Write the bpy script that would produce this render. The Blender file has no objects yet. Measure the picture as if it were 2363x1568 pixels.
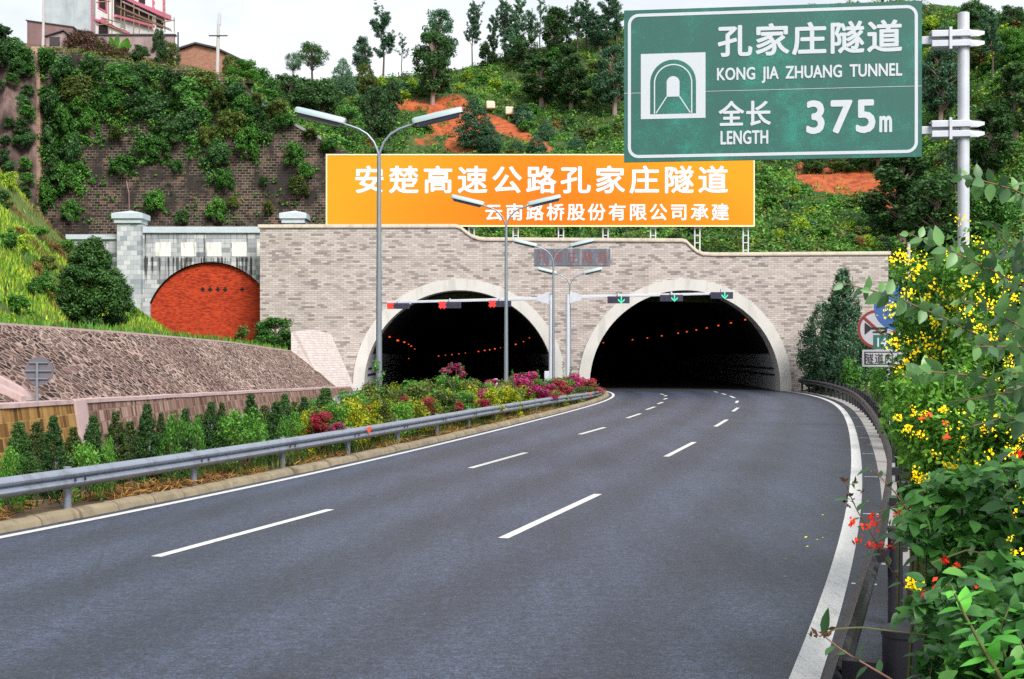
import bpy, math, random
import numpy as np
from mathutils import Vector, Matrix
R = math.radians
S = bpy.context.scene
rng = np.random.default_rng(7)
random.seed(7)

# ------------------------------------------------------------------ camera, sky, sun, exposure
CAM_H = 2.6                     # eye height above the carriageway
LENS = 45.0
FPX = LENS / 36 * 2363          # focal length in survey pixels (photo width 2363)
CX, HY = 1181.5, 820.0          # survey principal column and horizon row
cam = bpy.data.cameras.new('camera'); cam.lens = LENS; cam.sensor_width = 36
cam.shift_y = (HY - 784) / 2363
cam.clip_start = 0.1; cam.clip_end = 3000
camo = bpy.data.objects.new('camera', cam); S.collection.objects.link(camo)
camo.location = (0, 0, CAM_H); camo.rotation_euler = (R(90), 0, 0)
S.camera = camo

SUN_ELEV, SUN_AZ = R(43), R(152)       # azimuth clockwise from +Y: behind the camera, to its right
W = bpy.data.worlds.new('World'); S.world = W; W.use_nodes = True
wn, wl = W.node_tree.nodes, W.node_tree.links
bg = wn['Background']; bg.inputs['Strength'].default_value = 0.1
sky = wn.new('ShaderNodeTexSky'); sky.sky_type = 'NISHITA'; sky.sun_disc = False
sky.sun_elevation = SUN_ELEV; sky.sun_rotation = SUN_AZ
tc = wn.new('ShaderNodeTexCoord')
mp = wn.new('ShaderNodeMapping'); mp.inputs['Scale'].default_value = (1.0, 1.0, 2.6)
nz = wn.new('ShaderNodeTexNoise'); nz.inputs['Scale'].default_value = 3.0
nz.inputs['Detail'].default_value = 7; nz.inputs['Roughness'].default_value = 0.55
cr = wn.new('ShaderNodeValToRGB')
cr.color_ramp.elements[0].position = 0.33; cr.color_ramp.elements[0].color = (5.0, 5.35, 5.8, 1)
cr.color_ramp.elements[1].position = 0.62; cr.color_ramp.elements[1].color = (7.3, 7.35, 7.4, 1)
mx = wn.new('ShaderNodeMix'); mx.data_type = 'RGBA'; mx.inputs[0].default_value = 0.9
wl.new(tc.outputs['Generated'], mp.inputs[0]); wl.new(mp.outputs[0], nz.inputs['Vector'])
wl.new(nz.outputs['Fac'], cr.inputs[0]); wl.new(sky.outputs[0], mx.inputs[6]); wl.new(cr.outputs[0], mx.inputs[7])
wl.new(mx.outputs[2], bg.inputs[0])
sun = bpy.data.lights.new('sun', 'SUN'); sun.energy = 2.7; sun.angle = R(26); sun.color = (1, .96, .9)
suno = bpy.data.objects.new('sun', sun); S.collection.objects.link(suno)
sd = Vector((math.sin(SUN_AZ) * math.cos(SUN_ELEV), math.cos(SUN_AZ) * math.cos(SUN_ELEV), math.sin(SUN_ELEV)))
suno.rotation_euler = sd.to_track_quat('Z', 'Y').to_euler()
suno.location = (40, -60, 80)
S.view_settings.view_transform = 'Standard'; S.view_settings.look = 'None'
S.view_settings.exposure = 0.74; S.view_settings.gamma = 1
S.cycles.use_denoising = False
S.cycles.max_bounces = 6; S.cycles.diffuse_bounces = 2; S.cycles.glossy_bounces = 2
S.cycles.transmission_bounces = 3; S.cycles.transparent_max_bounces = 4
S.cycles.caustics_reflective = False; S.cycles.caustics_refractive = False

# ------------------------------------------------------------------ survey helpers
def at(px, py, Y):
    """the point seen at survey pixel (px, py) that lies Y metres out"""
    return Vector(((px - CX) * Y / FPX, Y, CAM_H - (py - HY) * Y / FPX))
def gnd(px, py, z=0.0):
    Y = (CAM_H - z) * FPX / (py - HY)
    return Vector(((px - CX) * Y / FPX, Y, z))

# ------------------------------------------------------------------ object helpers
def link(o):
    S.collection.objects.link(o); return o
def tag(o, label=None, cat=None, group=None, kind=None):
    if label: o['label'] = label
    if cat: o['category'] = cat
    if group: o['group'] = group
    if kind: o['kind'] = kind
    return o
def thing(name, label, cat, loc=(0, 0, 0), group=None, rz=0):
    o = link(bpy.data.objects.new(name, None)); o.location = loc; o.rotation_euler.z = rz
    o.empty_display_size = .2
    return tag(o, label, cat, group)
def root_of(o):
    while o.parent: o = o.parent
    return o
def copy_tree(o, parent=None):
    c = o.copy(); link(c)
    if parent: c.parent = parent
    for ch in list(o.children): copy_tree(ch, c)
    return c
def from_arrays(name, verts, faces, mat, parent=None, smooth=False):
    """faces: (n,4) or (n,3) integer array"""
    verts = np.asarray(verts, dtype=np.float32)
    faces = np.asarray(faces, dtype=np.int32)
    me = bpy.data.meshes.new(name)
    k = faces.shape[1]; n = len(faces)
    me.vertices.add(len(verts)); me.vertices.foreach_set('co', verts.ravel())
    me.loops.add(n * k); me.loops.foreach_set('vertex_index', faces.ravel())
    me.polygons.add(n); me.polygons.foreach_set('loop_start', np.arange(0, n * k, k, dtype=np.int32))
    me.polygons.foreach_set('loop_total', np.full(n, k, dtype=np.int32))
    if smooth: me.polygons.foreach_set('use_smooth', np.ones(n, dtype=bool))
    me.update(calc_edges=True); me.validate()
    if mat: me.materials.append(mat)
    o = link(bpy.data.objects.new(name, me))
    if parent: o.parent = parent
    return o

class MB:
    """collects faces, then links them as one mesh object"""
    def __init__(self): self.v = []; self.f = []; self.m = []
    def add(self, vs, fs, mi=0):
        b = len(self.v); self.v += [tuple(v) for v in vs]
        self.f += [tuple(i + b for i in f) for f in fs]; self.m += [mi] * len(fs); return self
    def box(self, a, b, mi=0, M=None):
        (x0, y0, z0), (x1, y1, z1) = a, b
        vs = [Vector(p) for p in ((x0,y0,z0),(x1,y0,z0),(x1,y1,z0),(x0,y1,z0),(x0,y0,z1),(x1,y0,z1),(x1,y1,z1),(x0,y1,z1))]
        if M: vs = [M @ v for v in vs]
        return self.add(vs, [(0,3,2,1),(4,5,6,7),(0,1,5,4),(1,2,6,5),(2,3,7,6),(3,0,4,7)], mi)
    def tube(self, pts, r, n=8, cap=True, mi=0):
        pts = [Vector(p) for p in pts]
        rs = r if isinstance(r, (list, tuple)) else [r] * len(pts)
        vs = []; ref = None
        for i, p in enumerate(pts):
            d = (pts[min(i + 1, len(pts) - 1)] - pts[max(i - 1, 0)]).normalized()
            if ref is None:
                ref = d.orthogonal().normalized()
            u = (ref - d * ref.dot(d)).normalized(); ref = u
            w = d.cross(u)
            for k in range(n):
                a = 2 * math.pi * k / n
                vs.append(p + (u * math.cos(a) + w * math.sin(a)) * rs[i])
        fs = []
        for i in range(len(pts) - 1):
            for k in range(n):
                k2 = (k + 1) % n
                fs.append((i*n+k, i*n+k2, (i+1)*n+k2, (i+1)*n+k))
        if cap:
            fs.append(tuple(range(n - 1, -1, -1)))
            fs.append(tuple((len(pts) - 1) * n + k for k in range(n)))
        return self.add(vs, fs, mi)
    def prism(self, poly, depth, M, mi=0):
        """poly: counter-clockwise (u, v) outline; M maps (u, v, w) to the world, w runs 0..depth"""
        n = len(poly)
        vs = [M @ Vector((u, v, 0)) for u, v in poly] + [M @ Vector((u, v, depth)) for u, v in poly]
        fs = [tuple(range(n)), tuple(range(2 * n - 1, n - 1, -1))]
        fs += [(i, i + n, (i + 1) % n + n, (i + 1) % n) for i in range(n)]
        return self.add(vs, fs, mi)
    def sweep(self, prof, path, up=(0, 0, 1), closed=False, mi=0, caps=True):
        """prof: (side, height) points; side points to the left of the path"""
        path = [Vector(p) for p in path]; up = Vector(up); n = len(prof); vs = []
        for i, p in enumerate(path):
            d = path[min(i + 1, len(path) - 1)] - path[max(i - 1, 0)]
            side = up.cross(d).normalized()
            for s, h in prof: vs.append(p + side * s + up * h)
        fs = []; m = n if closed else n - 1
        for i in range(len(path) - 1):
            for k in range(m):
                k2 = (k + 1) % n
                fs.append((i*n+k, i*n+k2, (i+1)*n+k2, (i+1)*n+k))
        if closed and caps:
            fs.append(tuple(range(n))); fs.append(tuple((len(path) - 1) * n + k for k in range(n - 1, -1, -1)))
        return self.add(vs, fs, mi)
    def build(self, name, mat, parent=None, smooth=False, bevel=0, solid=0):
        me = bpy.data.meshes.new(name)
        off = Vector((0, 0, 0))
        if parent: off = root_of(parent).location
        me.from_pydata([(v[0] - off.x, v[1] - off.y, v[2] - off.z) for v in self.v], [], self.f)
        mats = mat if isinstance(mat, (list, tuple)) else [mat]
        for m in mats: me.materials.append(m)
        if len(mats) > 1: me.polygons.foreach_set('material_index', self.m)
        me.update()
        if smooth:
            me.polygons.foreach_set('use_smooth', [True] * len(me.polygons))
            me.set_sharp_from_angle(angle=R(38))
        o = link(bpy.data.objects.new(name, me))
        if parent: o.parent = parent
        if solid:
            md = o.modifiers.new('solid', 'SOLIDIFY'); md.thickness = solid; md.offset = 0
        if bevel:
            md = o.modifiers.new('bevel', 'BEVEL'); md.width = bevel; md.segments = 2; md.limit_method = 'ANGLE'
        return o

# ------------------------------------------------------------------ materials
MATS = {}
class NT:
    def __init__(self, name):
        self.m = bpy.data.materials.new(name); self.m.use_nodes = True
        self.n = self.m.node_tree.nodes; self.l = self.m.node_tree.links
        self.b = self.n['Principled BSDF']; MATS[name] = self.m
    def new(self, t, **kw):
        o = self.n.new(t)
        for k, v in kw.items(): setattr(o, k, v)
        return o
    def set(self, **kw):
        for k, v in kw.items():
            self.b.inputs[{'rough': 'Roughness', 'metal': 'Metallic', 'spec': 'Specular IOR Level'}[k]].default_value = v
        return self
    def coords(self, kind='Object', scale=(1, 1, 1), rot=(0, 0, 0), loc=(0, 0, 0)):
        t = self.new('ShaderNodeTexCoord'); m = self.new('ShaderNodeMapping')
        m.inputs['Scale'].default_value = scale; m.inputs['Rotation'].default_value = rot; m.inputs['Location'].default_value = loc
        self.l.new(t.outputs[kind], m.inputs[0]); return m.outputs[0]
    def noise(self, vec, scale, detail=4, rough=.55, dist=0):
        n = self.new('ShaderNodeTexNoise'); n.inputs['Scale'].default_value = scale
        n.inputs['Detail'].default_value = detail; n.inputs['Roughness'].default_value = rough; n.inputs['Distortion'].default_value = dist
        if vec is not None: self.l.new(vec, n.inputs['Vector'])
        return n.outputs['Fac']
    def ramp(self, fac, stops, interp='LINEAR'):
        r = self.new('ShaderNodeValToRGB'); e = r.color_ramp.elements; r.color_ramp.interpolation = interp
        while len(e) < len(stops): e.new(0.5)
        for i, (p, c) in enumerate(stops):
            e[i].position = p; e[i].color = (c[0], c[1], c[2], 1) if hasattr(c, '__len__') else (c, c, c, 1)
        self.l.new(fac, r.inputs[0]); return r.outputs[0]
    def mix(self, fac, a, b, mode='MIX'):
        m = self.new('ShaderNodeMix', data_type='RGBA', blend_type=mode)
        for sock, v in ((m.inputs[0], fac), (m.inputs[6], a), (m.inputs[7], b)):
            if isinstance(v, (int, float)): sock.default_value = v
            elif isinstance(v, tuple): sock.default_value = (*v, 1)
            else: self.l.new(v, sock)
        return m.outputs[2]
    def math(self, op, a, b=0.0, clamp=False):
        m = self.new('ShaderNodeMath', operation=op, use_clamp=clamp)
        for sock, v in ((m.inputs[0], a), (m.inputs[1], b)):
            if isinstance(v, (int, float)): sock.default_value = v
            else: self.l.new(v, sock)
        return m.outputs[0]
    def sep(self, vec):
        s = self.new('ShaderNodeSeparateXYZ'); self.l.new(vec, s.inputs[0]); return s.outputs
    def comb(self, x, y, z=0.0):
        c = self.new('ShaderNodeCombineXYZ')
        for sock, v in zip(c.inputs, (x, y, z)):
            if isinstance(v, (int, float)): sock.default_value = v
            else: self.l.new(v, sock)
        return c.outputs[0]
    def color(self, c):
        if isinstance(c, tuple): self.b.inputs['Base Color'].default_value = (*c, 1)
        else: self.l.new(c, self.b.inputs['Base Color'])
        return self
    def bump(self, h, strength=.3, dist=.02):
        b = self.new('ShaderNodeBump'); b.inputs['Strength'].default_value = strength; b.inputs['Distance'].default_value = dist
        self.l.new(h, b.inputs['Height']); self.l.new(b.outputs[0], self.b.inputs['Normal']); return self

def plain(name, c, rough=.6, metal=0, var=.12, scale=3.0, bump=0, dirt=None):
    """a painted or plain surface with faint mottling"""
    t = NT(name); v = t.coords()
    n = t.noise(v, scale, 6, .6)
    col = t.mix(n, tuple(x * (1 - var) for x in c), tuple(min(1, x * (1 + var)) for x in c))
    if dirt:
        d = t.ramp(t.noise(t.coords(scale=(2, 2, .35)), scale * .8, 5, .65), [(.5, 0), (.72, 1)])
        col = t.mix(t.math('MULTIPLY', d, .65), col, dirt)
    t.color(col).set(rough=rough, metal=metal)
    if bump: t.bump(t.noise(v, scale * 12, 4), bump, .01)
    return t.m

def leaf_mat(name, stops, clump=.6, rough=.5, trans=.28, w=.55, spec=.35):
    """foliage: a tint per leaf and a slower drift from clump to clump"""
    t = NT(name)
    g = t.new('ShaderNodeNewGeometry'); oi = t.new('ShaderNodeObjectInfo')
    n = t.noise(t.coords(), clump, 3, .6)
    n = t.math('MULTIPLY_ADD', n, 1.9); n.node.inputs[2].default_value = -.45
    f = t.math('ADD', t.math('MULTIPLY', g.outputs['Random Per Island'], 1 - w), t.math('MULTIPLY', n, w))
    f = t.math('ADD', f, t.math('MULTIPLY', t.math('SUBTRACT', oi.outputs['Random'], .5), .25), clamp=True)
    col = t.ramp(f, stops)
    t.color(col).set(rough=rough, spec=spec)
    if trans:
        tr = t.new('ShaderNodeBsdfTranslucent'); ms = t.new('ShaderNodeMixShader'); ms.inputs[0].default_value = trans
        t.l.new(col, tr.inputs[0]); t.l.new(t.b.outputs[0], ms.inputs[1]); t.l.new(tr.outputs[0], ms.inputs[2])
        t.l.new(ms.outputs[0], t.n['Material Output'].inputs[0])
    return t.m

# --- ground and road
def asphalt(name, base, tracks=True):
    t = NT(name); v = t.coords()
    big = t.noise(v, .22, 5, .6)
    mid = t.noise(t.coords(rot=(0, 0, R(17)), scale=(1.2, .07, 1)), 1.3, 5, .6)
    g1, g2, g3, g4 = t.noise(v, 75, 2, .6), t.noise(v, 30, 2, .6), t.noise(v, 12, 2, .6), t.noise(v, 4.5, 3, .6)
    col = t.ramp(t.math('ADD', t.math('MULTIPLY', big, .5), t.math('MULTIPLY', mid, .5)), [(.36, tuple(c * .72 for c in base)), (.64, tuple(c * 1.22 for c in base))])
    for g, lo, hi in ((g1, .30, 1.9), (g2, .42, 1.7), (g3, .62, 1.42), (g4, .78, 1.22)):
        col = t.mix(1.0, col, t.ramp(g, [(.30, lo), (.5, 1.0), (.70, hi)]), 'MULTIPLY')
    if tracks:
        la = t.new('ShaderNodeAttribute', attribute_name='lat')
        w = t.math('SINE', t.math('MULTIPLY', la.outputs['Fac'], 2 * math.pi * 6.0))
        w = t.math('MULTIPLY_ADD', w, .5); w.node.inputs[2].default_value = .5
        col = t.mix(1.0, col, t.ramp(w, [(.1, .74), (.8, 1.10)]), 'MULTIPLY')
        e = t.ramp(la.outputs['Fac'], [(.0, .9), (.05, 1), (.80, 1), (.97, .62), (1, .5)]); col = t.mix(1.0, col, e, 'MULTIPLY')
        cr_ = t.new('ShaderNodeTexVoronoi', feature='DISTANCE_TO_EDGE'); cr_.inputs['Scale'].default_value = .16
        d = t.new('ShaderNodeMix', data_type='VECTOR'); d.inputs[0].default_value = .25
        nn = t.new('ShaderNodeTexNoise'); nn.inputs['Scale'].default_value = .6; nn.inputs['Detail'].default_value = 6
        t.l.new(v, nn.inputs['Vector']); t.l.new(v, d.inputs[4]); t.l.new(nn.outputs['Color'], d.inputs[5]); t.l.new(d.outputs[1], cr_.inputs['Vector'])
        col = t.mix(t.math('MULTIPLY', t.ramp(cr_.outputs['Distance'], [(0, 1), (.0016, 0)]), .45), col, (.02, .02, .025))
    t.color(col).set(rough=.52, spec=.5); t.bump(t.math('ADD', g1, g2), .4, .005); return t.m
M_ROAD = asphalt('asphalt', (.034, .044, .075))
M_ROAD2 = asphalt('asphalt_far', (.13, .14, .17), False)
M_ROADT = plain('shaded_asphalt', (.02, .02, .022), .9)  # road colour darkened inside the bores, the tunnel's shade put into the colour
t = NT('road_paint'); v = t.coords(); n = t.noise(v, 14, 6, .7)
sc_ = t.noise(t.coords(rot=(0, 0, R(17)), scale=(9, .8, 1)), 3.0, 6, .7); w2 = t.noise(v, 55, 4, .75)
c_ = t.ramp(n, [(.22, (.40, .40, .41)), (.45, (.62, .62, .61)), (.8, (.70, .70, .69))])
c_ = t.mix(t.ramp(t.math('ADD', t.math('MULTIPLY', sc_, .55), t.math('MULTIPLY', w2, .5)), [(.56, 0), (.67, .85)]), c_, (.12, .13, .16))
t.color(c_).set(rough=.6); M_PAINT = t.m
t = NT('soil'); v = t.coords()
t.color(t.ramp(t.noise(v, 1.2, 8, .65), [(.3, (.05, .03, .018)), (.55, (.12, .075, .042)), (.75, (.2, .14, .075))])).set(rough=.95)
t.bump(t.noise(v, 9, 6), .8, .05); M_SOIL = t.m
t = NT('grassy_earth'); v = t.coords()
t.color(t.ramp(t.noise(v, .7, 8, .7), [(.3, (.010, .020, .006)), (.5, (.030, .052, .012)), (.72, (.08, .075, .028))])).set(rough=.95); M_EARTH = t.m
t = NT('bank_earth'); v = t.coords()
t.color(t.ramp(t.noise(v, .5, 8, .7), [(.3, (.035, .060, .010)), (.55, (.10, .145, .022)), (.75, (.19, .19, .05))])).set(rough=.95); M_BANK = t.m
t = NT('hill_soil'); v = t.coords()
soil_at = t.new('ShaderNodeAttribute', attribute_name='soil')
edge = t.math('ADD', soil_at.outputs['Fac'], t.math('MULTIPLY', t.math('SUBTRACT', t.noise(v, .9, 6, .65), .5), .9))
mask = t.ramp(edge, [(.44, 0), (.56, 1)])
red = t.ramp(t.noise(t.coords(scale=(1, 1, .5)), 1.1, 9, .7), [(.3, (.13, .022, .008)), (.5, (.42, .085, .022)), (.72, (.62, .17, .05))])
grn = t.ramp(t.noise(v, .5, 8, .7), [(.3, (.012, .030, .006)), (.5, (.035, .075, .012)), (.62, (.075, .11, .020)), (.78, (.13, .09, .03))])
t.color(t.mix(mask, grn, red)).set(rough=.95); t.bump(t.noise(v, 2.2, 8, .7), 1.0, .25); M_HILL = t.m
t = NT('cliff_soil'); v = t.coords(scale=(1, 1, .22))
t.color(t.ramp(t.noise(v, .9, 9, .65), [(.32, (.018, .012, .012)), (.5, (.10, .062, .055)), (.7, (.24, .16, .145))])).set(rough=.95)
t.bump(t.noise(v, 1.6, 8), 1.0, .3); M_CLIFF = t.m

# --- masonry
def bricks(name, bw, bh, c1, c2, mortar, msize=.012, bias=0.0, rows=(0, 2), extra=None, stain=None, bump=.5, rough=.85, vertical='Z', across='X', squash=1.0, drips=None):
    t = NT(name); o = t.sep(t.coords())
    vec = t.comb(o[across], o[vertical])
    br = t.new('ShaderNodeTexBrick'); br.offset = .5; br.offset_frequency = 2; br.squash = squash; br.squash_frequency = 2
    t.l.new(vec, br.inputs['Vector'])
    br.inputs['Scale'].default_value = 1; br.inputs['Brick Width'].default_value = bw; br.inputs['Row Height'].default_value = bh
    br.inputs['Mortar Size'].default_value = msize; br.inputs['Mortar Smooth'].default_value = .2; br.inputs['Bias'].default_value = bias
    br.inputs['Color1'].default_value = (0, 0, 0, 1); br.inputs['Color2'].default_value = (1, 1, 1, 1); br.inputs['Mortar'].default_value = (.5, .5, .5, 1)
    col = t.ramp(br.outputs['Color'], c1)
    n = t.noise(t.coords(), .35, 6, .65)
    col = t.mix(.55, col, t.ramp(n, c2), 'MULTIPLY')
    fine = t.noise(t.coords(), 22, 5, .7)
    col = t.mix(.35, col, t.ramp(fine, [(.3, .45), (.7, 1.0)]), 'MULTIPLY')
    col = t.mix(br.outputs['Fac'], col, mortar)
    if stain:
        d = t.ramp(t.noise(t.coords(scale=stain[1]), stain[2], 6, .65), [(stain[3], 0), (stain[4], 1)])
        col = t.mix(t.math('MULTIPLY', d, stain[5]), col, stain[0])
    if drips:
        zz = t.sep(t.coords())[2]; dn = t.noise(t.coords(scale=(4.5, 1, .10)), 1.0, 4, .7)
        win = t.ramp(t.math('DIVIDE', zz, 10), drips)
        dd = t.ramp(t.math('ADD', dn, t.math('MULTIPLY', win, .20)), [(.67, 0), (.75, 1)]); col = t.mix(t.math('MULTIPLY', dd, .92), col, (.02, .018, .017))
    t.color(col).set(rough=rough, spec=.2)
    h = t.math('SUBTRACT', t.math('MULTIPLY', fine, .5), br.outputs['Fac'])
    t.bump(h, bump, .02); return t.m
M_FACADE = bricks('facade_brick', .47, .150,
    [(0, (.265, .232, .235)), (.13, (.36, .315, .305)), (.26, (.49, .435, .41)), (.7, (.56, .50, .47)), (1, (.63, .575, .545))],
    [(.3, (.82, .83, .88)), (.5, (1, .98, .96)), (.7, (1, 1, 1))], (.30, .25, .22), .013,
    stain=((.22, .17, .145), (1.5, 1, .09), .9, .58, .80, .55))
M_WING = bricks('wing_brick', .42, .17, [(0, (.66, .58, .56)), (1, (.80, .73, .70))], [(.3, (.85, .85, .85)), (.7, (1, 1, 1))], (.46, .37, .34), .012, across='Y',
    stain=((.45, .36, .33), (1, 1, .2), .8, .55, .8, .4))
M_OLDSTONE = bricks('marble_block', .66, .34,
    [(0, (.20, .22, .25)), (.2, (.36, .385, .41)), (.6, (.50, .525, .54)), (1, (.64, .655, .66))],
    [(.3, (.8, .8, .84)), (.6, (1, 1, 1))], (.20, .20, .20), .010,
    stain=((.035, .032, .03), (2.6, 1, .11), 1.0, .56, .72, .7), squash=1.4, drips=[(.50, 0), (.66, .9), (.735, 1), (.76, .3), (.86, .55), (.9, .6)])
M_PILLAR = bricks('pillar_marble', .5, .36,
    [(0, (.30, .34, .38)), (.4, (.50, .54, .57)), (1, (.68, .70, .71))], [(.3, (.85, .85, .88)), (.6, (1, 1, 1))], (.3, .31, .33), .008,
    stain=((.2, .21, .22), (2.2, 1, .16), 1.0, .6, .8, .4))
M_REDBRICK = bricks('red_brick_infill', .26, .075, [(0, (.30, .026, .010)), (.5, (.62, .058, .017)), (1, (.74, .09, .028))], [(.25, (.86, .84, .84)), (.6, (1, 1, 1))], (.22, .04, .022), .010, bump=.3,
    stain=((.16, .024, .012), (1, 1, .5), .7, .6, .8, .4))
M_BIGWALL = bricks('mossy_wall', .46, .225,
    [(0, (.022, .015, .015)), (.4, (.050, .036, .033)), (.8, (.092, .066, .056)), (1, (.18, .095, .07))],
    [(.3, (.5, .5, .5)), (.65, (1, 1, 1))], (.29, .25, .175), .014, rows=(0, 2),
    stain=((.028, .022, .021), (1, 1, .8), .6, .46, .58, .9))
M_PALEWALL = bricks('pale_brick', .34, .2, [(0, (.34, .19, .13)), (1, (.5, .32, .22))], [(.3, (.6, .6, .6)), (.65, (1, 1, 1))], (.45, .36, .28), .02)
M_SHED = bricks('shed_brick', .28, .09, [(0, (.32, .12, .075)), (1, (.50, .23, .15))], [(.3, (.7, .7, .7)), (.65, (1, 1, 1))], (.4, .27, .2), .014)
def rubble(name, c, mortar, stretch, scale, seam=.06, tint=None, rot=(0, 0, 0)):
    t = NT(name); v = t.coords(scale=stretch, rot=rot)
    d = t.new('ShaderNodeMix', data_type='VECTOR'); d.inputs[0].default_value = .10
    nn = t.new('ShaderNodeTexNoise'); nn.inputs['Scale'].default_value = 1.4; t.l.new(v, nn.inputs['Vector'])
    t.l.new(v, d.inputs[4]); t.l.new(nn.outputs['Color'], d.inputs[5])
    vo = t.new('ShaderNodeTexVoronoi', feature='DISTANCE_TO_EDGE'); vo.inputs['Scale'].default_value = scale; t.l.new(d.outputs[1], vo.inputs['Vector'])
    v1 = t.new('ShaderNodeTexVoronoi', feature='F1'); v1.inputs['Scale'].default_value = scale; t.l.new(d.outputs[1], v1.inputs['Vector'])
    s = t.new('ShaderNodeSeparateColor'); t.l.new(v1.outputs['Color'], s.inputs[0])
    col = t.ramp(s.outputs[0], c)
    fine = t.noise(t.coords(), 16, 6, .75)
    col = t.mix(.35, col, t.ramp(fine, [(.3, .4), (.7, 1.0)]), 'MULTIPLY')
    seamf = t.ramp(t.math('ADD', vo.outputs['Distance'], t.math('MULTIPLY', t.math('SUBTRACT', fine, .5), .06)), [(seam * .6, 1), (seam, 0)])
    col = t.mix(seamf, col, mortar)
    if tint:
        d2 = t.ramp(t.noise(t.coords(), .22, 4, .6), [(.42, 0), (.62, 1)]); col = t.mix(t.math('MULTIPLY', d2, tint[1]), col, tint[0], 'MULTIPLY')
    t.color(col).set(rough=.9, spec=.2)
    t.bump(t.ramp(vo.outputs['Distance'], [(0, 0), (.22, 1)]), .9, .07); return t.m
M_SLOPE = rubble('rubble_slope', [(0, (.026, .014, .013)), (.35, (.078, .044, .039)), (.7, (.15, .089, .076)), (1, (.26, .165, .14))], (.44, .335, .285), (1.5, .95, 1.5), 3.2, .11, ((.6, .54, .54), .7))
M_LOWWALL = bricks('cut_stone', .2, .34, [(0, (.10, .052, .042)), (.4, (.24, .14, .105)), (.8, (.38, .245, .19)), (1, (.52, .37, .30))], [(.3, (.6, .6, .6)), (.65, (1, 1, 1))], (.27, .17, .13), .016, across='Y',
    stain=((.05, .03, .02), (1, 2.5, .3), 1.0, .5, .75, .75))
M_LOWWALL_O = bricks('cut_stone_ochre', .24, .34, [(0, (.13, .06, .02)), (.5, (.36, .18, .05)), (1, (.52, .31, .11))], [(.3, (.55, .55, .55)), (.65, (1, 1, 1))], (.4, .25, .08), .016, across='Y',
    stain=((.06, .028, .012), (1, 2.5, .3), 1.0, .5, .7, .8))
M_CONC = plain('concrete', (.30, .285, .28), .85, 0, .22, 1.2, .3, (.28, .25, .22))
M_CONC_PINK = plain('pink_concrete', (.50, .36, .35), .85, 0, .22, 1.6, .3, (.25, .17, .16))
M_RING = plain('arch_concrete', (.60, .58, .55), .8, 0, .14, .8, .2, (.36, .34, .31))
M_COPING = plain('coping_stone', (.60, .52, .43), .8, 0, .2, 1.5, .3, (.27, .24, .17))
M_KERB = plain('kerb_stone', (.25, .205, .135), .85, 0, .6, 1.5, .6, (.07, .06, .028))
M_WHITEPANEL = plain('white_panel', (.80, .79, .74), .7, 0, .06, 2, 0, (.10, .09, .08))
M_CAP = plain('pillar_cap_stone', (.50, .57, .62), .7, 0, .25, 2.5)
M_PLAQUE = plain('slate_plaque', (.10, .115, .15), .6, 0, .4, 2.2, .1, (.36, .38, .4))
M_BLACK = plain('recess_shade', (.006, .006, .006), .9)  # near-black colour painting the shade of the vent holes and arch reveal
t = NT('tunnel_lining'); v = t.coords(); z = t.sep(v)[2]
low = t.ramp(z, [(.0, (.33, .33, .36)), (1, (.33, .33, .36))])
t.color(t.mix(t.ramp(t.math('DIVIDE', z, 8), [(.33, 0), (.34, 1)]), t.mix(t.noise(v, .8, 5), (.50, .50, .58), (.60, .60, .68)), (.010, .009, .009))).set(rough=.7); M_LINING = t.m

# --- metals, paints, signs
M_GALV = plain('galvanised_steel', (.56, .58, .64), .45, .15, .18, 5)
M_LAMP_POLE = plain('lamp_pole_paint', (.27, .31, .36), .38, .45, .12, 4)
M_LAMP_HEAD = plain('lamp_head_paint', (.36, .46, .48), .4, .1, .1, 5)
M_LAMP_UNDER = plain('lamp_lens', (.045, .05, .07), .3)
M_RAIL = plain('guardrail_zinc', (.29, .325, .395), .40, .35, .14, 2.2, 0, (.16, .17, .2))
M_RAIL_DARK = plain('dark_rail', (.026, .026, .036), .5, .1, .45, 3, .15, (.10, .09, .09))  # near black all over, with paler mottled patches
M_RAIL_POST_DARK = plain('dark_post', (.024, .023, .034), .5, .1, .3, 6, .1)
M_BOLT = plain('bolt_steel', (.07, .07, .08), .5, .6)
M_SIGN_BACK = plain('sign_back', (.16, .15, .175), .6, .1, .12, 4)
M_WHITE_FILM = plain('white_film', (.56, .60, .65), .45, 0, .05, 12)
t = NT('green_film'); v = t.coords()
g1 = t.noise(v, .8, 7, .7); g2 = t.noise(v, 85, 2, .5)
dith = t.ramp(t.math('ADD', t.math('MULTIPLY', g1, 1.1), t.math('MULTIPLY', g2, .9)), [(.83, 0), (.92, 1)])
t.color(t.mix(t.math('MULTIPLY', dith, .9), (.018, .25, .185), (.022, .10, .085))).set(rough=.45); M_GREEN = t.m
t = NT('orange_print'); v = t.coords('Generated'); xs = t.sep(v)
e = t.math('ABSOLUTE', t.math('SUBTRACT', xs[0], .52))
vv = t.math('MULTIPLY', xs[2], .45)
t.color(t.ramp(t.math('ADD', t.math('MULTIPLY', e, 1.5), vv), [(.05, (.68, .150, .012)), (.45, (.68, .205, .014)), (.95, (.66, .315, .020))])).set(rough=.8, spec=.08); M_ORANGE = t.m
M_CREAM = plain('cream_edge', (.84, .78, .48), .5, 0, .05)
M_WHITE = plain('white_paint', (.80, .80, .80), .5, 0, .04)
M_RED_LETTER = plain('red_letter', (.22, .055, .045), .6, 0, .15)
M_SIGNRED = plain('sign_red', (.22, .022, .02), .5, 0, .1)
M_SIGNBLUE = plain('sign_blue', (.035, .10, .30), .45, 0, .1)
M_SIGNWHITE = plain('sign_white', (.42, .42, .46), .5, 0, .06)
M_INK = plain('black_ink', (.012, .012, .015), .5)
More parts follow.
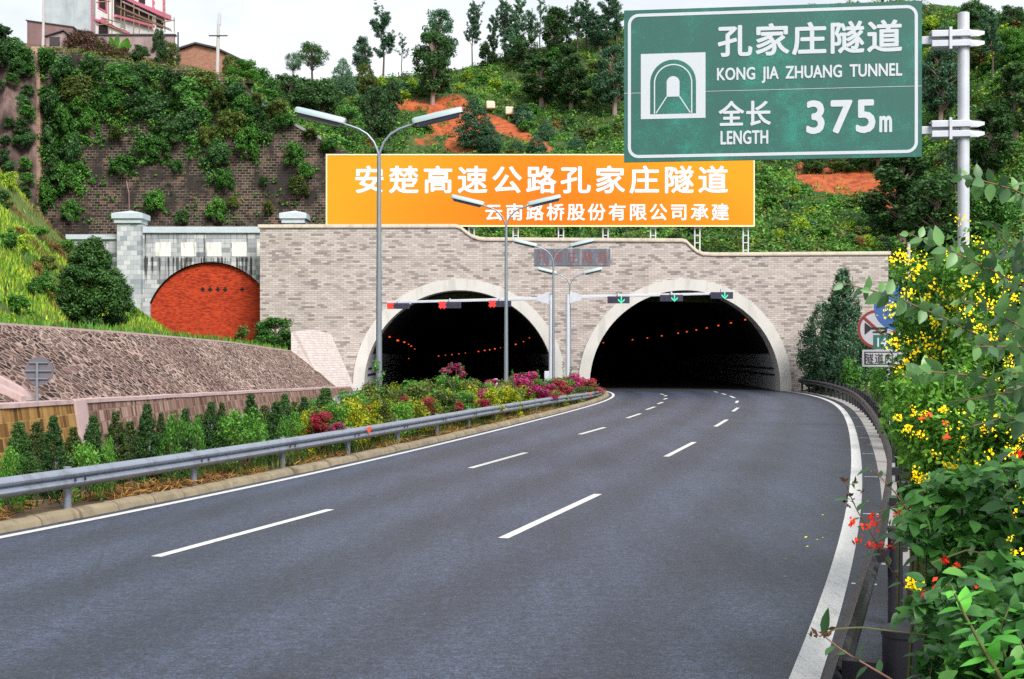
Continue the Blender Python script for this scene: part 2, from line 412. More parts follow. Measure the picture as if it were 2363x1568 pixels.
M_HOUSING = plain('signal_housing', (.030, .026, .06), .5, 0, .2, 6)
M_DIM = plain('unlit_symbol', (.015, .014, .03), .6)
def glow(name, c, s):
    t = NT(name); t.color((c[0] * .3, c[1] * .3, c[2] * .3)); t.b.inputs['Emission Color'].default_value = (*c, 1); t.b.inputs['Emission Strength'].default_value = s; return t.m
M_REDLED = glow('red_light', (1, .028, .02), .75)
M_GREENLED = glow('green_light', (.05, .75, .38), .85)
M_ORANGELAMP = glow('orange_lamp', (1, .10, .02), .85)
# --- hilltop buildings
M_RENDERED = plain('rough_render', (.46, .51, .53), .9, 0, .4, .7, .2, (.24, .26, .28))
M_HOUSEWHITE = plain('house_white', (.78, .75, .76), .8, 0, .06, 1.2)
M_HOUSEPINK = plain('house_pink', (.58, .16, .24), .7, 0, .12, 1.5)
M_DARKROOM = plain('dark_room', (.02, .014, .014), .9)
M_GLASS = plain('window_pane', (.25, .36, .38), .2, 0, .3, 3)
M_BAMBOO = plain('bamboo', (.26, .17, .10), .8, 0, .3, 3)
M_MUD = plain('mud_plaster', (.22, .135, .13), .9, 0, .5, .9, .2, (.14, .09, .085))
M_STUCCO = plain('stained_stucco', (.33, .24, .24), .9, 0, .5, .8, .2, (.12, .08, .08))
M_ROOFTILE = plain('dark_roof', (.06, .055, .065), .8, 0, .3, 3)
M_DOOR = plain('weathered_door', (.05, .045, .05), .8, 0, .35, 3)
M_POLE = plain('pale_concrete_pole', (.50, .47, .45), .8, 0, .15, 2)
M_STONE = plain('pale_boulder', (.66, .58, .45), .85, 0, .2, 2, .4)
# --- plants
M_BARK = plain('bark', (.10, .075, .06), .9, 0, .4, 4, .5)
M_BARKPALE = plain('pale_bark', (.30, .21, .18), .9, 0, .3, 3, .5)
M_TWIG = plain('green_twig', (.12, .13, .045), .7, 0, .25, 6)
M_TWIGRED = plain('reddish_twig', (.24, .12, .085), .7, 0, .25, 6)
G0 = lambda a, b, c, d: [(.05, a), (.4, b), (.72, c), (1, d)]
G = lambda *s: G0(*[(c[0] * 1.85, c[1] * 2.02, c[2] * 1.45) for c in s])
L_DARK = leaf_mat('leaf_dark', G((.004, .012, .005), (.018, .046, .016), (.042, .092, .030), (.08, .145, .05)))
L_BLUE = leaf_mat('leaf_bluegreen', G((.007, .020, .014), (.030, .070, .048), (.075, .145, .105), (.15, .24, .19)))
L_MID = leaf_mat('leaf_mid', G((.006, .022, .005), (.026, .080, .016), (.066, .165, .034), (.14, .26, .06)))
L_OLIVE = leaf_mat('leaf_olive', G((.014, .020, .006), (.045, .062, .016), (.10, .12, .030), (.19, .19, .055)))
L_BRIGHT = leaf_mat('leaf_bright', G((.008, .034, .006), (.034, .105, .016), (.085, .20, .030), (.16, .29, .05)))
L_LIME = leaf_mat('leaf_lime', G((.016, .038, .004), (.09, .12, .007), (.25, .24, .012), (.45, .37, .020)))
L_CONIFER = leaf_mat('leaf_conifer', G((.004, .012, .004), (.013, .036, .010), (.032, .078, .020), (.065, .13, .035)), trans=.1)
L_CONBROWN = leaf_mat('leaf_conifer_brownish', G((.005, .012, .003), (.017, .034, .009), (.045, .06, .014), (.085, .085, .025)), trans=.1)
L_MAGENTA = leaf_mat('petal_magenta', G((.07, .003, .028), (.23, .008, .095), (.38, .022, .20), (.46, .06, .30)), trans=.35)
L_CRIMSON = leaf_mat('petal_crimson', G((.07, .003, .010), (.22, .008, .036), (.36, .022, .10), (.44, .07, .13)), trans=.35)
L_YELLOWFL = leaf_mat('petal_yellow', G((.70, .40, .005), (.85, .58, .01), (.90, .68, .012), (.92, .76, .03)), trans=.3)
L_REDFL = leaf_mat('petal_red', G((.15, .006, .008), (.45, .015, .012), (.65, .05, .02), (.75, .32, .03)), trans=.3)
L_GRASS = leaf_mat('grass_blade', G((.03, .06, .008), (.11, .18, .02), (.27, .33, .035), (.44, .44, .07)), clump=.25)
L_DRY = leaf_mat('dry_straw', G((.05, .02, .008), (.20, .085, .03), (.38, .20, .075), (.52, .34, .16)), clump=1.2)
L_RUST = leaf_mat('leaf_rust', G((.03, .018, .010), (.10, .06, .028), (.22, .12, .05), (.34, .22, .09)))
L_EUC = leaf_mat('leaf_eucalypt', G((.012, .032, .020), (.05, .105, .055), (.11, .21, .09), (.20, .31, .14)), clump=1.5, rough=.4, spec=.5)
L_BEAN = leaf_mat('leaf_bean', G((.005, .020, .008), (.018, .064, .020), (.050, .145, .036), (.13, .28, .06)), clump=2.6, rough=.42, spec=.5)
L_WALL = leaf_mat('leaf_wall', G((.006, .020, .008), (.024, .064, .024), (.058, .125, .050), (.11, .20, .085)))
L_SENNA = leaf_mat('leaf_small', G((.008, .030, .005), (.036, .105, .016), (.095, .21, .03), (.18, .31, .045)), clump=1.3)

# ------------------------------------------------------------------ road alignment (ground points surveyed on the edge lines)
_le = [gnd(*p) for p in ((0,1245),(194.7,1200),(389.4,1163),(584,1122),(778.8,1079),(920,1048),(1119.7,1002),(1213.5,977.5),(1314,949),(1381,929),(1417.7,918))]
_re = [gnd(*p) for p in ((1867.6,1568),(1919.5,1394),(1945.5,1276),(1969,1158),(1977.6,1064),(1976,1017),(1962,974),(1936,941),(1898,920),(1846,907))]
FACADE_Y = 92.8
_pl = np.polyfit([p.y for p in _le] + [FACADE_Y], [p.x for p in _le] + [6.7], 4)
_pr = np.polyfit([p.y for p in _re] + [FACADE_Y], [p.x for p in _re] + [19.7], 4)
def _curve(c, lo, hi, Y):
    if Y < lo: return float(np.polyval(c, lo) + np.polyval(np.polyder(c), lo) * (Y - lo))
    return float(np.polyval(c, min(Y, hi)))
def LE(Y): return _curve(_pl, 18, FACADE_Y, Y)
def RE(Y): return _curve(_pr, 11, FACADE_Y, Y)
def left_of(f, d, Y):
    """point d metres to the left (negative: right) of edge f, square to the road"""
    e = .5; t = Vector((f(Y + e) - f(Y - e), 2 * e, 0)).normalized()
    return Vector((f(Y) - t.y * d, Y + t.x * d, 0))
def strip(name, fL, fR, ys, z, mat, nx=1):
    m = MB()
    for Y in ys:
        a, b = fL(Y), fR(Y)
        for k in range(nx + 1):
            p = a.lerp(b, k / nx); m.v.append((p.x, p.y, z))
    n = nx + 1
    for i in range(len(ys) - 1):
        for k in range(nx):
            m.f.append((i*n+k, i*n+k+1, (i+1)*n+k+1, (i+1)*n+k)); m.m.append(0)
    return m.build(name, mat)
YS = [-14 + i * 1.5 for i in range(71)]; YS = [y for y in YS if y < FACADE_Y - .3] + [FACADE_Y - .25]
def WALLX(Y):                                   # foot of the low retaining wall, left carriageway
    return float(np.interp(Y, [29.5, 45, 70, 91], [-11.8, -12.0, -11.7, -11.6])) if Y > 29.5 else -11.8 - (29.5 - Y) * .2
def WALLZ(Y): return float(np.interp(Y, [0, 29.5, 45.4, 60, 80, 92], [1.8, 1.45, 1.18, .93, .57, .33]))

o = MB().add([(-900, -60, -.09), (900, -60, -.09), (900, 1500, -.09), (-900, 1500, -.09)], [(0, 1, 2, 3)]).build('ground', M_EARTH); tag(o, kind='structure')
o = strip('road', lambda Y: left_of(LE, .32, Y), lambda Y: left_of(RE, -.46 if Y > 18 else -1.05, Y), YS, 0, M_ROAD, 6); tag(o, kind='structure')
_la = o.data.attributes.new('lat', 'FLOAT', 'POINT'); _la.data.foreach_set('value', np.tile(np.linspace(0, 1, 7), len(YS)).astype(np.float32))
o = strip('opposite_road', lambda Y: Vector((WALLX(Y), Y, 0)), lambda Y: left_of(LE, 3.5, Y), YS, -.004, M_ROAD2, 3); tag(o, kind='structure')
o = strip('median_strip', lambda Y: left_of(LE, 3.5, Y), lambda Y: left_of(LE, .55, Y), YS, .09, M_SOIL, 3); tag(o, kind='structure')
o = strip('gutter', lambda Y: left_of(RE, -.46, Y), lambda Y: left_of(RE, -1.02, Y), [y for y in YS if y > 15], .003, M_CONC, 1); tag(o, kind='structure')
o = strip('edge_lines', lambda Y: left_of(LE, .085, Y), lambda Y: left_of(LE, -.085, Y), YS, .005, M_PAINT, 1); tag(o, kind='structure')
o = strip('edge_lines', lambda Y: left_of(RE, .13, Y), lambda Y: left_of(RE, -.11, Y), YS, .005, M_PAINT, 1); tag(o, kind='structure')
# dashes, each between two surveyed ground points
dash = [((1161,1243),(1380,1141)), ((1537,1054.5),(1602,1021)), ((1651,985),(1677.5,969)), ((1691.5,950),(1703,941.5)), ((1699,930.5),(1702,925.5)), ((1695,919),(1685,914.6)), ((1675,911.5),(1666,908.8)), ((1656,906),(1648,904.3)),
        ((360,1285.5),(762,1176.5)), ((1085,1081),(1214,1045.3)), ((1338,1003),(1395.5,987)), ((1447,965.4),(1478,955)), ((1491.5,946),(1511,939.4)), ((1518,932.8),(1529.5,928.5)), ((1532,922.3),(1539,919.6)), ((1533,915),(1538.5,913)), ((1524,909.5),(1532,911.5))]
m = MB()
for a, b in dash:
    p, q = gnd(*a), gnd(*b); d = (q - p).normalized(); s = Vector((-d.y, d.x, 0)) * .078
    m.add([(*(v.xy), .005) for v in (p - s, q - s, q + s, p + s)], [(0, 1, 2, 3)])
Yt = 8.2
while Yt < 80:
    c = left_of(RE, -.15, Yt); e = left_of(RE, -.43, Yt); d = Vector((.3, .95, 0)) * .05
    m.add([(*(v.xy), .005) for v in (c - d, e - d, e + d, c + d)], [(0, 1, 2, 3)]); Yt += 6.4
tag(m.build('lane_markings', M_PAINT), kind='structure')
# kerb of rounded stones, one loose block after another
m = MB(); Y = -6.0
while Y < 91:
    L = random.uniform(.85, 1.15); z = random.uniform(-.015, .015); tilt = random.uniform(-.02, .02); w = random.uniform(-.015, .015)
    pr = [(-.02, -.02), (.02, .085), (.07, .125), (.16, .145), (.26, .13), (.31, .02), (.31, -.05)]
    pth = []
    for k in (0.01, .5, .99):
        p = left_of(LE, .30 + w + tilt * (k - .5), Y + L * k * .95); p.z = z + (.01 if k == .5 else 0); pth.append(p)
    m.sweep(pr, pth, closed=True); Y += L * .95 + .012
tag(m.build('kerb', M_KERB, smooth=True, bevel=.012), kind='structure')

# ------------------------------------------------------------------ tunnel portal
RING_R, BORE_R, BORE_Z = 7.72, 6.9, .40
LCX, RCX = -3.80, 12.52
def fx(px): return (px - CX) * FACADE_Y / FPX
def fz(py): return CAM_H - (py - HY) * FACADE_Y / FPX
def XZ(Y0): return Matrix(((1, 0, 0, 0), (0, 0, 1, Y0), (0, 1, 0, 0), (0, 0, 0, 1)))   # (u, v, w) -> (u, Y0 + w, v)
def arch(cx, r, n=40, z0=-.1, rev=False):
    a = [(cx - r, z0)] + [(cx - r * math.cos(math.pi * i / n), BORE_Z + r * math.sin(math.pi * i / n)) for i in range(n + 1)] + [(cx + r, z0)]
    return a[::-1] if rev else a
top = [(fx(x), fz(y)) for x, y in ((600,527),(1052,526),(1062,529),(1074,539),(1088,549),(1105,555),(1122,556.5),(1574,559),(1584,562),(1596,574),(1608,584),(1622,590),(1650,591.5),(2050,589))]
FA = thing('tunnel_portal', 'wide pale brick tunnel portal with two round arches and stepped top', 'tunnel portal', (0, FACADE_Y, 0))
face = [(fx(600), -.1)] + arch(LCX, RING_R - .02) + arch(RCX, RING_R - .02) + [(fx(2050), -.1)] + top[::-1]
MB().prism(face, 1.6, XZ(FACADE_Y)).build('wall', M_FACADE, FA)
cop = MB().sweep([(-.10, 0), (-.12, .08), (-.10, .25), (.0, .27), (1.7, .27), (1.7, 0)], [(u - (.14 if i == 0 else 0) + (.16 if i == len(top) - 1 else 0), FACADE_Y, v) for i, (u, v) in enumerate(top)], up=(0, 0, 1), closed=True)
cop.build('coping', M_COPING, FA)
for cx in (LCX, RCX):
    outer, inner = arch(cx, RING_R, 48), arch(cx, BORE_R, 48)
    m = MB(); n = len(outer); y0, y1 = FACADE_Y - .14, FACADE_Y + 1.7
    m.add([(u, y0, v) for u, v in outer] + [(u, y0, v) for u, v in inner], [(i, i + 1, n + i + 1, n + i) for i in range(n - 1)])
    m.add([(u, y0, v) for u, v in outer] + [(u, y1, v) for u, v in outer], [(i, i + 1, n + i + 1, n + i) for i in range(n - 1)])
    m.add([(u, y0, v) for u, v in inner] + [(u, y1, v) for u, v in inner], [(i, i + 1, n + i + 1, n + i) for i in range(n - 1)])
    m.build('arch_ring', M_RING, FA)
def bore_x(side, s): return LCX - .000625 * s * s if side < 0 else RCX + .0623 * s - .000272 * s * s
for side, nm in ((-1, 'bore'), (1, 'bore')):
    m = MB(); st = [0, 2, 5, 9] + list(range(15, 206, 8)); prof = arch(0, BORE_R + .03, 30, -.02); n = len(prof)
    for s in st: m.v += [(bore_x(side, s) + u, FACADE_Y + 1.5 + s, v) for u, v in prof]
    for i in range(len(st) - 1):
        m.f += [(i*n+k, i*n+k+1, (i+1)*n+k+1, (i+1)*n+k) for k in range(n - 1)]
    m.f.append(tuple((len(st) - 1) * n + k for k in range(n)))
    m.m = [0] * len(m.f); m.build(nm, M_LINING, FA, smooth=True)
    m = MB()
    for s in st: m.v += [(bore_x(side, s) - BORE_R + .02, FACADE_Y + s - (.25 if s == 0 else 0), -.002), (bore_x(side, s) + BORE_R - .02, FACADE_Y + s - (.25 if s == 0 else 0), -.002)]
    m.f = [(2*i, 2*i+1, 2*i+3, 2*i+2) for i in range(len(st) - 1)]; m.m = [0] * len(m.f)
    tag(m.build('tunnel_road', M_ROADT), kind='structure')
    for zz in (1.15, 1.62):             # dark bands along the lining
        m = MB()
        for sgn in (-1, 1):
            for i in range(len(st) - 1):
                if st[i] > 60: break
                r = math.sqrt(BORE_R ** 2 - (zz - BORE_Z) ** 2) - .02
                p = [(bore_x(side, s) + sgn * r, FACADE_Y + 1.5 + s, zz + dz) for s, dz in ((st[i], -.06), (st[i+1], -.06), (st[i+1], .06), (st[i], .06))]
                m.add(p, [(0, 1, 2, 3)])
        m.build('dark_band', M_DIM, FA)
# name plaque over the middle
def text(s, box, M, mat, name, parent, weight=0.0, space=1.0, depth=.02, word=1.0):
    """flat raised lettering fitted to box = (u0, v0, u1, v1) in the frame M"""
    cu = bpy.data.curves.new(name, 'FONT'); cu.body = s; cu.size = 1; cu.space_character = space; cu.space_word = word; cu.resolution_u = 3
    ob = link(bpy.data.objects.new(name, cu)); bpy.context.view_layer.update()
    me = bpy.data.meshes.new_from_object(ob.evaluated_get(bpy.context.evaluated_depsgraph_get()))
    bpy.data.objects.remove(ob)
    co = np.zeros(len(me.vertices) * 3, dtype=np.float32); me.vertices.foreach_get('co', co); co = co.reshape(-1, 3)
    lo, hi = co.min(0), co.max(0); fs = [tuple(p.vertices) for p in me.polygons]; bpy.data.meshes.remove(me)
    k = (box[3] - box[1]) / (hi[1] - lo[1]); wt_ = weight * k
    u = box[0] + wt_ + (co[:, 0] - lo[0]) / (hi[0] - lo[0]) * (box[2] - box[0] - 2 * wt_); v = box[1] + wt_ + (co[:, 1] - lo[1]) / (hi[1] - lo[1]) * (box[3] - box[1] - 2 * wt_)
    m = MB(); sh = [(0, 0)] + ([(wt_ * math.cos(i * math.pi / 4), wt_ * math.sin(i * math.pi / 4)) for i in range(8)] if weight else [])
    for i, (du, dv) in enumerate(sh):
        m.add([M @ Vector((a + du, b + dv, -.0005 * i)) for a, b in zip(u, v)], fs)
    return m.build(name, mat, parent)
y0 = FACADE_Y - .05
pl = MB().box((fx(1233), y0, fz(613.5)), (fx(1408), FACADE_Y + .1, fz(575))).build('plaque', M_PLAQUE, FA)
text('孔家庄隧道', (fx(1240), fz(608), fx(1402), fz(580)), XZ(y0 - .006), M_RED_LETTER, 'lettering', pl, 0, 1.55)
# sloping white brick wing beside the left arch
WG = thing('wing_wall', 'sloping white brick wing wall beside the left tunnel arch', 'wing wall', (fx(780), 88, 0))
A, B, C, D = at(682, 765, 86), Vector((fx(764), FACADE_Y - .02, fz(771))), Vector((fx(818), FACADE_Y - .02, .25)), at(745, 893, 86.5)
m = MB(); N = 8
for i in range(N + 1):
    for j in range(N + 1):
        a = A.lerp(B, i / N); b = D.lerp(C, i / N); p = a.lerp(b, j / N); p.z += .35 * math.sin(math.pi * i / N) * (1 - j / N) * .5
        m.v.append(tuple(p))
m.f = [(i*(N+1)+j, i*(N+1)+j+1, (i+1)*(N+1)+j+1, (i+1)*(N+1)+j) for i in range(N) for j in range(N)]; m.m = [0] * len(m.f)
m.add([A, D, (D.x, D.y, -.2), (A.x - .3, A.y, -.2), (A.x - .3, A.y, A.z)], [(0, 1, 2, 3, 4)])
m.add([A, B, (B.x - .3, B.y, B.z), (A.x - .3, A.y, A.z)], [(0, 1, 2, 3)])
m.add([D, C, (C.x, C.y, -.2), (D.x, D.y, -.2)], [(0, 1, 2, 3)])
m.build('brick_face', M_WING, WG)

# tunnel lamps
def lamp_box(p, r=.16):
    m = MB().box((-r * 1.1, -.25, -r * .8), (r * 1.1, .25, r * .8))
    return m
proto = None
def tunnel_lamp(p, sc, label, group):
    global proto
    if proto is None:
        proto = MB().add([( -.2,-.2,-.12),(.2,-.2,-.12),(.2,.2,-.12),(-.2,.2,-.12),(-.13,-.13,.12),(.13,-.13,.12),(.13,.13,.12),(-.13,.13,.12)], [(0,3,2,1),(4,5,6,7),(0,1,5,4),(1,2,6,5),(2,3,7,6),(3,0,4,7)]).build('tunnel_lamp', M_ORANGELAMP, bevel=.03); o = proto
    else: o = link(proto.copy())
    o.location = p; o.scale = (sc, sc, sc); tag(o, label, 'lamp', group)
LBL = 'small glowing orange lamp in the dark of the right tunnel'
for k, s in enumerate((3, 12.5, 22, 32, 42, 52, 62, 83, 104, 128, 182)):
    tunnel_lamp((bore_x(1, s) + 4.75, FACADE_Y + s, BORE_Z + 4.85), .36 + s * .002, LBL, 'lamps in the right tunnel')
LBL = 'small glowing orange lamp in the dark of the left tunnel'
for px, py, Y, k in ((899,778,97,.75),(918,786,103,1.05),(933,790,110,.9),(943,795,117,.6),(949,799,124,.8),(957,806,133,.6),(943,828,190,.8),(1012,822,200,1.1),(1028,820,195,.8),(1043,819,190,1.0),(1059,817,185,1.0),(1074,815,180,.7),(1104,811.5,170,1.05),(1118.5,809,163,1.1),(1130,807.5,157,1.0),(1142,805.5,150,1.0),(1155,803,144,.6),(1190,795,134,.95),(1208,789,126,.6),(1222,780,118,.7),(1231,763,106,.8)):
    tunnel_lamp(at(px, py, Y), k * .5, LBL, 'lamps in the left tunnel')

# ------------------------------------------------------------------ orange board on lattice posts
BY = 94.6
def bx(px): return (px - CX) * BY / FPX
def bz(py): return CAM_H - (py - HY) * BY / FPX
BB = thing('billboard', 'long orange billboard with two lines of white lettering above the portal', 'billboard', (bx(1246), BY, 9.5))
pn = MB().box((bx(752.5), BY, bz(523)), (bx(1741), BY + .25, bz(356))).build('panel', M_ORANGE, BB)
m = MB()
for a, b in (((752, 356), (1741.5, 359.2)), ((752, 520.4), (1741.5, 523.6)), ((752, 359.2), (755, 520.4)), ((1738.5, 359.2), (1741.5, 520.4))):
    m.box((bx(a[0]), BY - .03, bz(b[1])), (bx(b[0]), BY - .002, bz(a[1])))
m.build('border', M_CREAM, BB)
text('安楚高速公路孔家庄隧道', (bx(820), bz(447.5), bx(1680), bz(382.5)), XZ(BY - .012), M_WHITE, 'lettering', BB, .022, 1.22)
text('云南路桥股份有限公司承建', (bx(1120), bz(509.5), bx(1682), bz(470)), XZ(BY - .012), M_WHITE, 'lettering', BB, .020, 1.25)
for px in (700, 790, 880, 980, 1088, 1190, 1295, 1398, 1508, 1610.5, 1722.5):
    x = bx(px) if px > 1000 else bx(px + 80); w = .19; m = MB()
    for s in (-1, 1):
        m.box((x + s * w - .045, BY + .27, 8.6), (x + s * w + .045, BY + .36, 16.8))
    for k in range(15): m.box((x - w + .05, BY + .29, 8.7 + k * .55), (x + w - .05, BY + .34, 8.76 + k * .55))
    m.build('lattice_post', M_GALV, BB)

# ------------------------------------------------------------------ old portal with the bricked-up arch
OY = 96.2
def ox(px): return (px - CX) * OY / FPX
def oz(py): return CAM_H - (py - HY) * OY / FPX
OP = thing('old_tunnel_portal', 'grey marble old portal with its arch bricked up in red', 'tunnel portal', (ox(490), OY, 2.5))
acx, acz, ar = ox(485.6), oz(756), 151 * OY / FPX
pts = []
a0 = math.asin((oz(699.6) - acz) / ar)
for i in range(41):
    a = math.pi - a0 - (math.pi - 2 * a0) * i / 40
    pts.append((acx + ar * math.cos(a), acz + ar * math.sin(a)))
opening = [(pts[0][0], 1.5)] + pts + [(pts[-1][0], 1.5)]
wallpoly = [(ox(330), 1.5)] + opening + [(ox(680), 1.5), (ox(680), oz(538)), (ox(330), oz(538))]
MB().prism(wallpoly, .9, XZ(OY)).build('wall', M_OLDSTONE, OP)
MB().box((ox(160), OY + .3, 1.5), (ox(275), OY + 1, oz(552))).build('wall', M_OLDSTONE, OP)
MB().box((ox(150), OY + .12, oz(552)), (ox(275), OY + 1.1, oz(541))).build('coping', M_CAP, OP)
m = MB().box((ox(330), OY - .16, oz(538.5)), (ox(690), OY + 1, oz(524))); m.build('coping', M_CAP, OP, bevel=.03)
inf = MB().prism([(u, v) for u, v in opening], .12, XZ(OY + .32)).build('brick_infill', M_REDBRICK, OP)
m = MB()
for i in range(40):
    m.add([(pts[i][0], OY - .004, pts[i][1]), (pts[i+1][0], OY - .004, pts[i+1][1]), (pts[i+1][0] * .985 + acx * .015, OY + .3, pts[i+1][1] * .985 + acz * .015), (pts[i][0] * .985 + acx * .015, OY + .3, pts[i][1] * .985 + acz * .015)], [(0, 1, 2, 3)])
m.build('arch_edge', M_BLACK, OP)  # arch reveal coloured black to paint in its shade
for px in (465.3, 482.4, 500.1, 517.5, 556.7):
    x, z, s, q = ox(px), oz(668), .175, .065
    m = MB().box((x - s, OY + .312, z - q), (x + s, OY + .318, z + q)).box((x - q, OY + .309, z - s), (x + q, OY + .3115, z + s)); m.build('cross_vent', M_BLACK, OP)
for a, b in ((358.6, 394), (417.6, 452.5), (476.3, 511), (535, 569.5), (593.5, 629)):
    MB().box((ox(a), OY - .03, oz(592.5)), (ox(b), OY + .02, oz(560))).build('white_panel', M_WHITEPANEL, OP)
for a, b, c, d in ((275, 330, 265, 337), (657, 703, 649, 711)):
    pi = MB().box((ox(a), OY - .55, 1.5), (ox(b), OY + .9, oz(517))).build('pillar', M_PILLAR, OP)
    m = MB().box((ox(c) + .15, OY - .72, oz(517)), (ox(d) - .15, OY + 1.0, oz(507)))
    x0, x1, ya, yb, z0, z1, zt = ox(c), ox(d), OY - .85, OY + 1.15, oz(507), oz(495), oz(486)
    m.box((x0, ya, z0), (x1, yb, z1))
    m.add([(x0, ya, z1), (x1, ya, z1), (x1, yb, z1), (x0, yb, z1), ((x0 + x1) / 2, (ya + yb) / 2, zt)], [(0, 1, 4), (1, 2, 4), (2, 3, 4), (3, 0, 4)])
    m.build('pillar_cap', M_CAP, pi)

# ------------------------------------------------------------------ low retaining wall and rubble slope, left
SL_W, SL_B = 2.85, .35              # slope run, berm
def SLTX(Y): return WALLX(Y) - SL_B - SL_W
def SLTZ(Y): return float(np.interp(Y, [0, 30, 37.5, 51, 67, 87], [3.7, 3.56, 3.51, 3.46, 3.28, 2.83]))
LW = thing('retaining_wall', 'low cut stone retaining wall at the foot of the rubble slope', 'retaining wall', (-13, 50, 0))
def wall_strip(y0, y1, batter, mat, name, parent, out=0.0, ztop=0.0, dx=0.0):
    ys = np.linspace(y0, y1, max(2, int((y1 - y0) / 2) + 2)); m = MB()
    for Y in ys: m.v += [(WALLX(Y) + out + batter, Y, -.05), (WALLX(Y) + out, Y, WALLZ(Y) + ztop), (WALLX(Y) - .6, Y, WALLZ(Y) + ztop)]
    m.f = [f for i in range(len(ys) - 1) for f in ((3*i, 3*i+1, 3*i+4, 3*i+3), (3*i+1, 3*i+2, 3*i+5, 3*i+4))]; m.m = [0] * len(m.f)
    k = 3 * (len(ys) - 1); m.add([m.v[0], m.v[1], m.v[2]], [(0, 1, 2)]); m.add([m.v[k], m.v[k+1], m.v[k+2]], [(0, 1, 2)])
    return m.build(name, mat, parent)
wall_strip(35.5, 92, .22, M_LOWWALL, 'stone_face', LW)
tag(wall_strip(-14, 34.6, .22, M_LOWWALL_O, 'stone_face', LW), 'ochre stained stretch of the stone facing')
wall_strip(34.6, 35.5, .22, M_CONC_PINK, 'pilaster', LW, .08)
m = MB()
for a, b in ((-14, 34.55), (35.55, 91)):
    ys = np.linspace(a, b, 24)
    pth = [(WALLX(Y), Y, WALLZ(Y) + .002 + random.uniform(-.012, .012)) for Y in ys]
    m.sweep([(-.05, -.09), (-.04, .015), (.42, .03), (.42, -.09)], pth, closed=True)
m.build('wall_top', M_CONC_PINK, LW)
RS = thing('rubble_slope', 'pinkish rubble stone slope rising behind the low retaining wall', 'stone slope', (-15, 50, 0))
ys = np.linspace(-14, 87.2, 108); m = MB(); NS = 6
for Y in ys:
    for k in range(NS + 1):
        f = k / NS; zz = WALLZ(Y) + .02 + (SLTZ(Y) - WALLZ(Y)) * f + .07 * math.sin(Y * .7 + k) * (0 < k < NS)
        m.v.append((WALLX(Y) - SL_B - SL_W * f, Y, zz))
n = NS + 1
m.f = [(i*n+k, i*n+k+1, (i+1)*n+k+1, (i+1)*n+k) for i in range(len(ys) - 1) for k in range(NS)]; m.m = [0] * len(m.f)
m.build('rubble_face', M_SLOPE, RS)
m = MB().sweep([(-.06, -.1), (-.04, .05), (.3, .06), (.3, -.1)], [(SLTX(Y), Y, SLTZ(Y)) for Y in np.linspace(-14, 86.5, 48)], closed=True)
m.build('coping', M_CONC_PINK, RS)
# drain channel down the slope
def slp(Y, f, up=0): return Vector((WALLX(Y) - SL_B - SL_W * f, Y, WALLZ(Y) + .02 + (SLTZ(Y) - WALLZ(Y)) * f + up))
m = MB(); dy = -3.2
for w0, w1, up in ((-.62, -.3, .15), (.3, .62, .15)):
    a = [slp(32.4 + w + dy * f, f, up) for f in (0, 1) for w in (w0, w1)]
    b = [slp(32.4 + w + dy * f, f, -.1) for f in (0, 1) for w in (w0, w1)]
    m.add(a + b, [(0, 1, 3, 2), (0, 2, 6, 4), (1, 3, 7, 5), (0, 1, 5, 4)])
m.build('drain_kerb', M_CONC_PINK, RS)
a = [slp(32.4 + w + dy * f, f, .03) for f in (0, 1) for w in (-.3, .3)]
MB().add(a, [(0, 1, 3, 2)]).build('drain_channel', M_CONC, RS)

# round sign seen from behind on the wall top
p = at(88.5, 922, 32.4); p.z = WALLZ(32.4)
SG = thing('round_sign', 'round grey sign seen from behind on the left retaining wall', 'sign', p)
m = MB(); c = at(90, 857, 32.35); r = 33 * 32.35 / FPX
m.tube([(c.x, c.y - .0, c.z), (c.x, c.y + .02, c.z)], r, 40); m.build('disc', M_SIGN_BACK, SG)
MB().tube([(p.x, p.y - .09, p.z - .3), (p.x, p.y - .09, c.z + r * .62)], .034, 12).build('pole', M_LAMP_POLE, SG, smooth=True)
for k, w in ((.60, .66), (.03, .9), (-.52, .66)):
    MB().box((c.x - r * w, c.y - .045, c.z + r * k - .018), (c.x + r * w, c.y - .004, c.z + r * k + .018)).build('bracket', M_LAMP_POLE, SG)

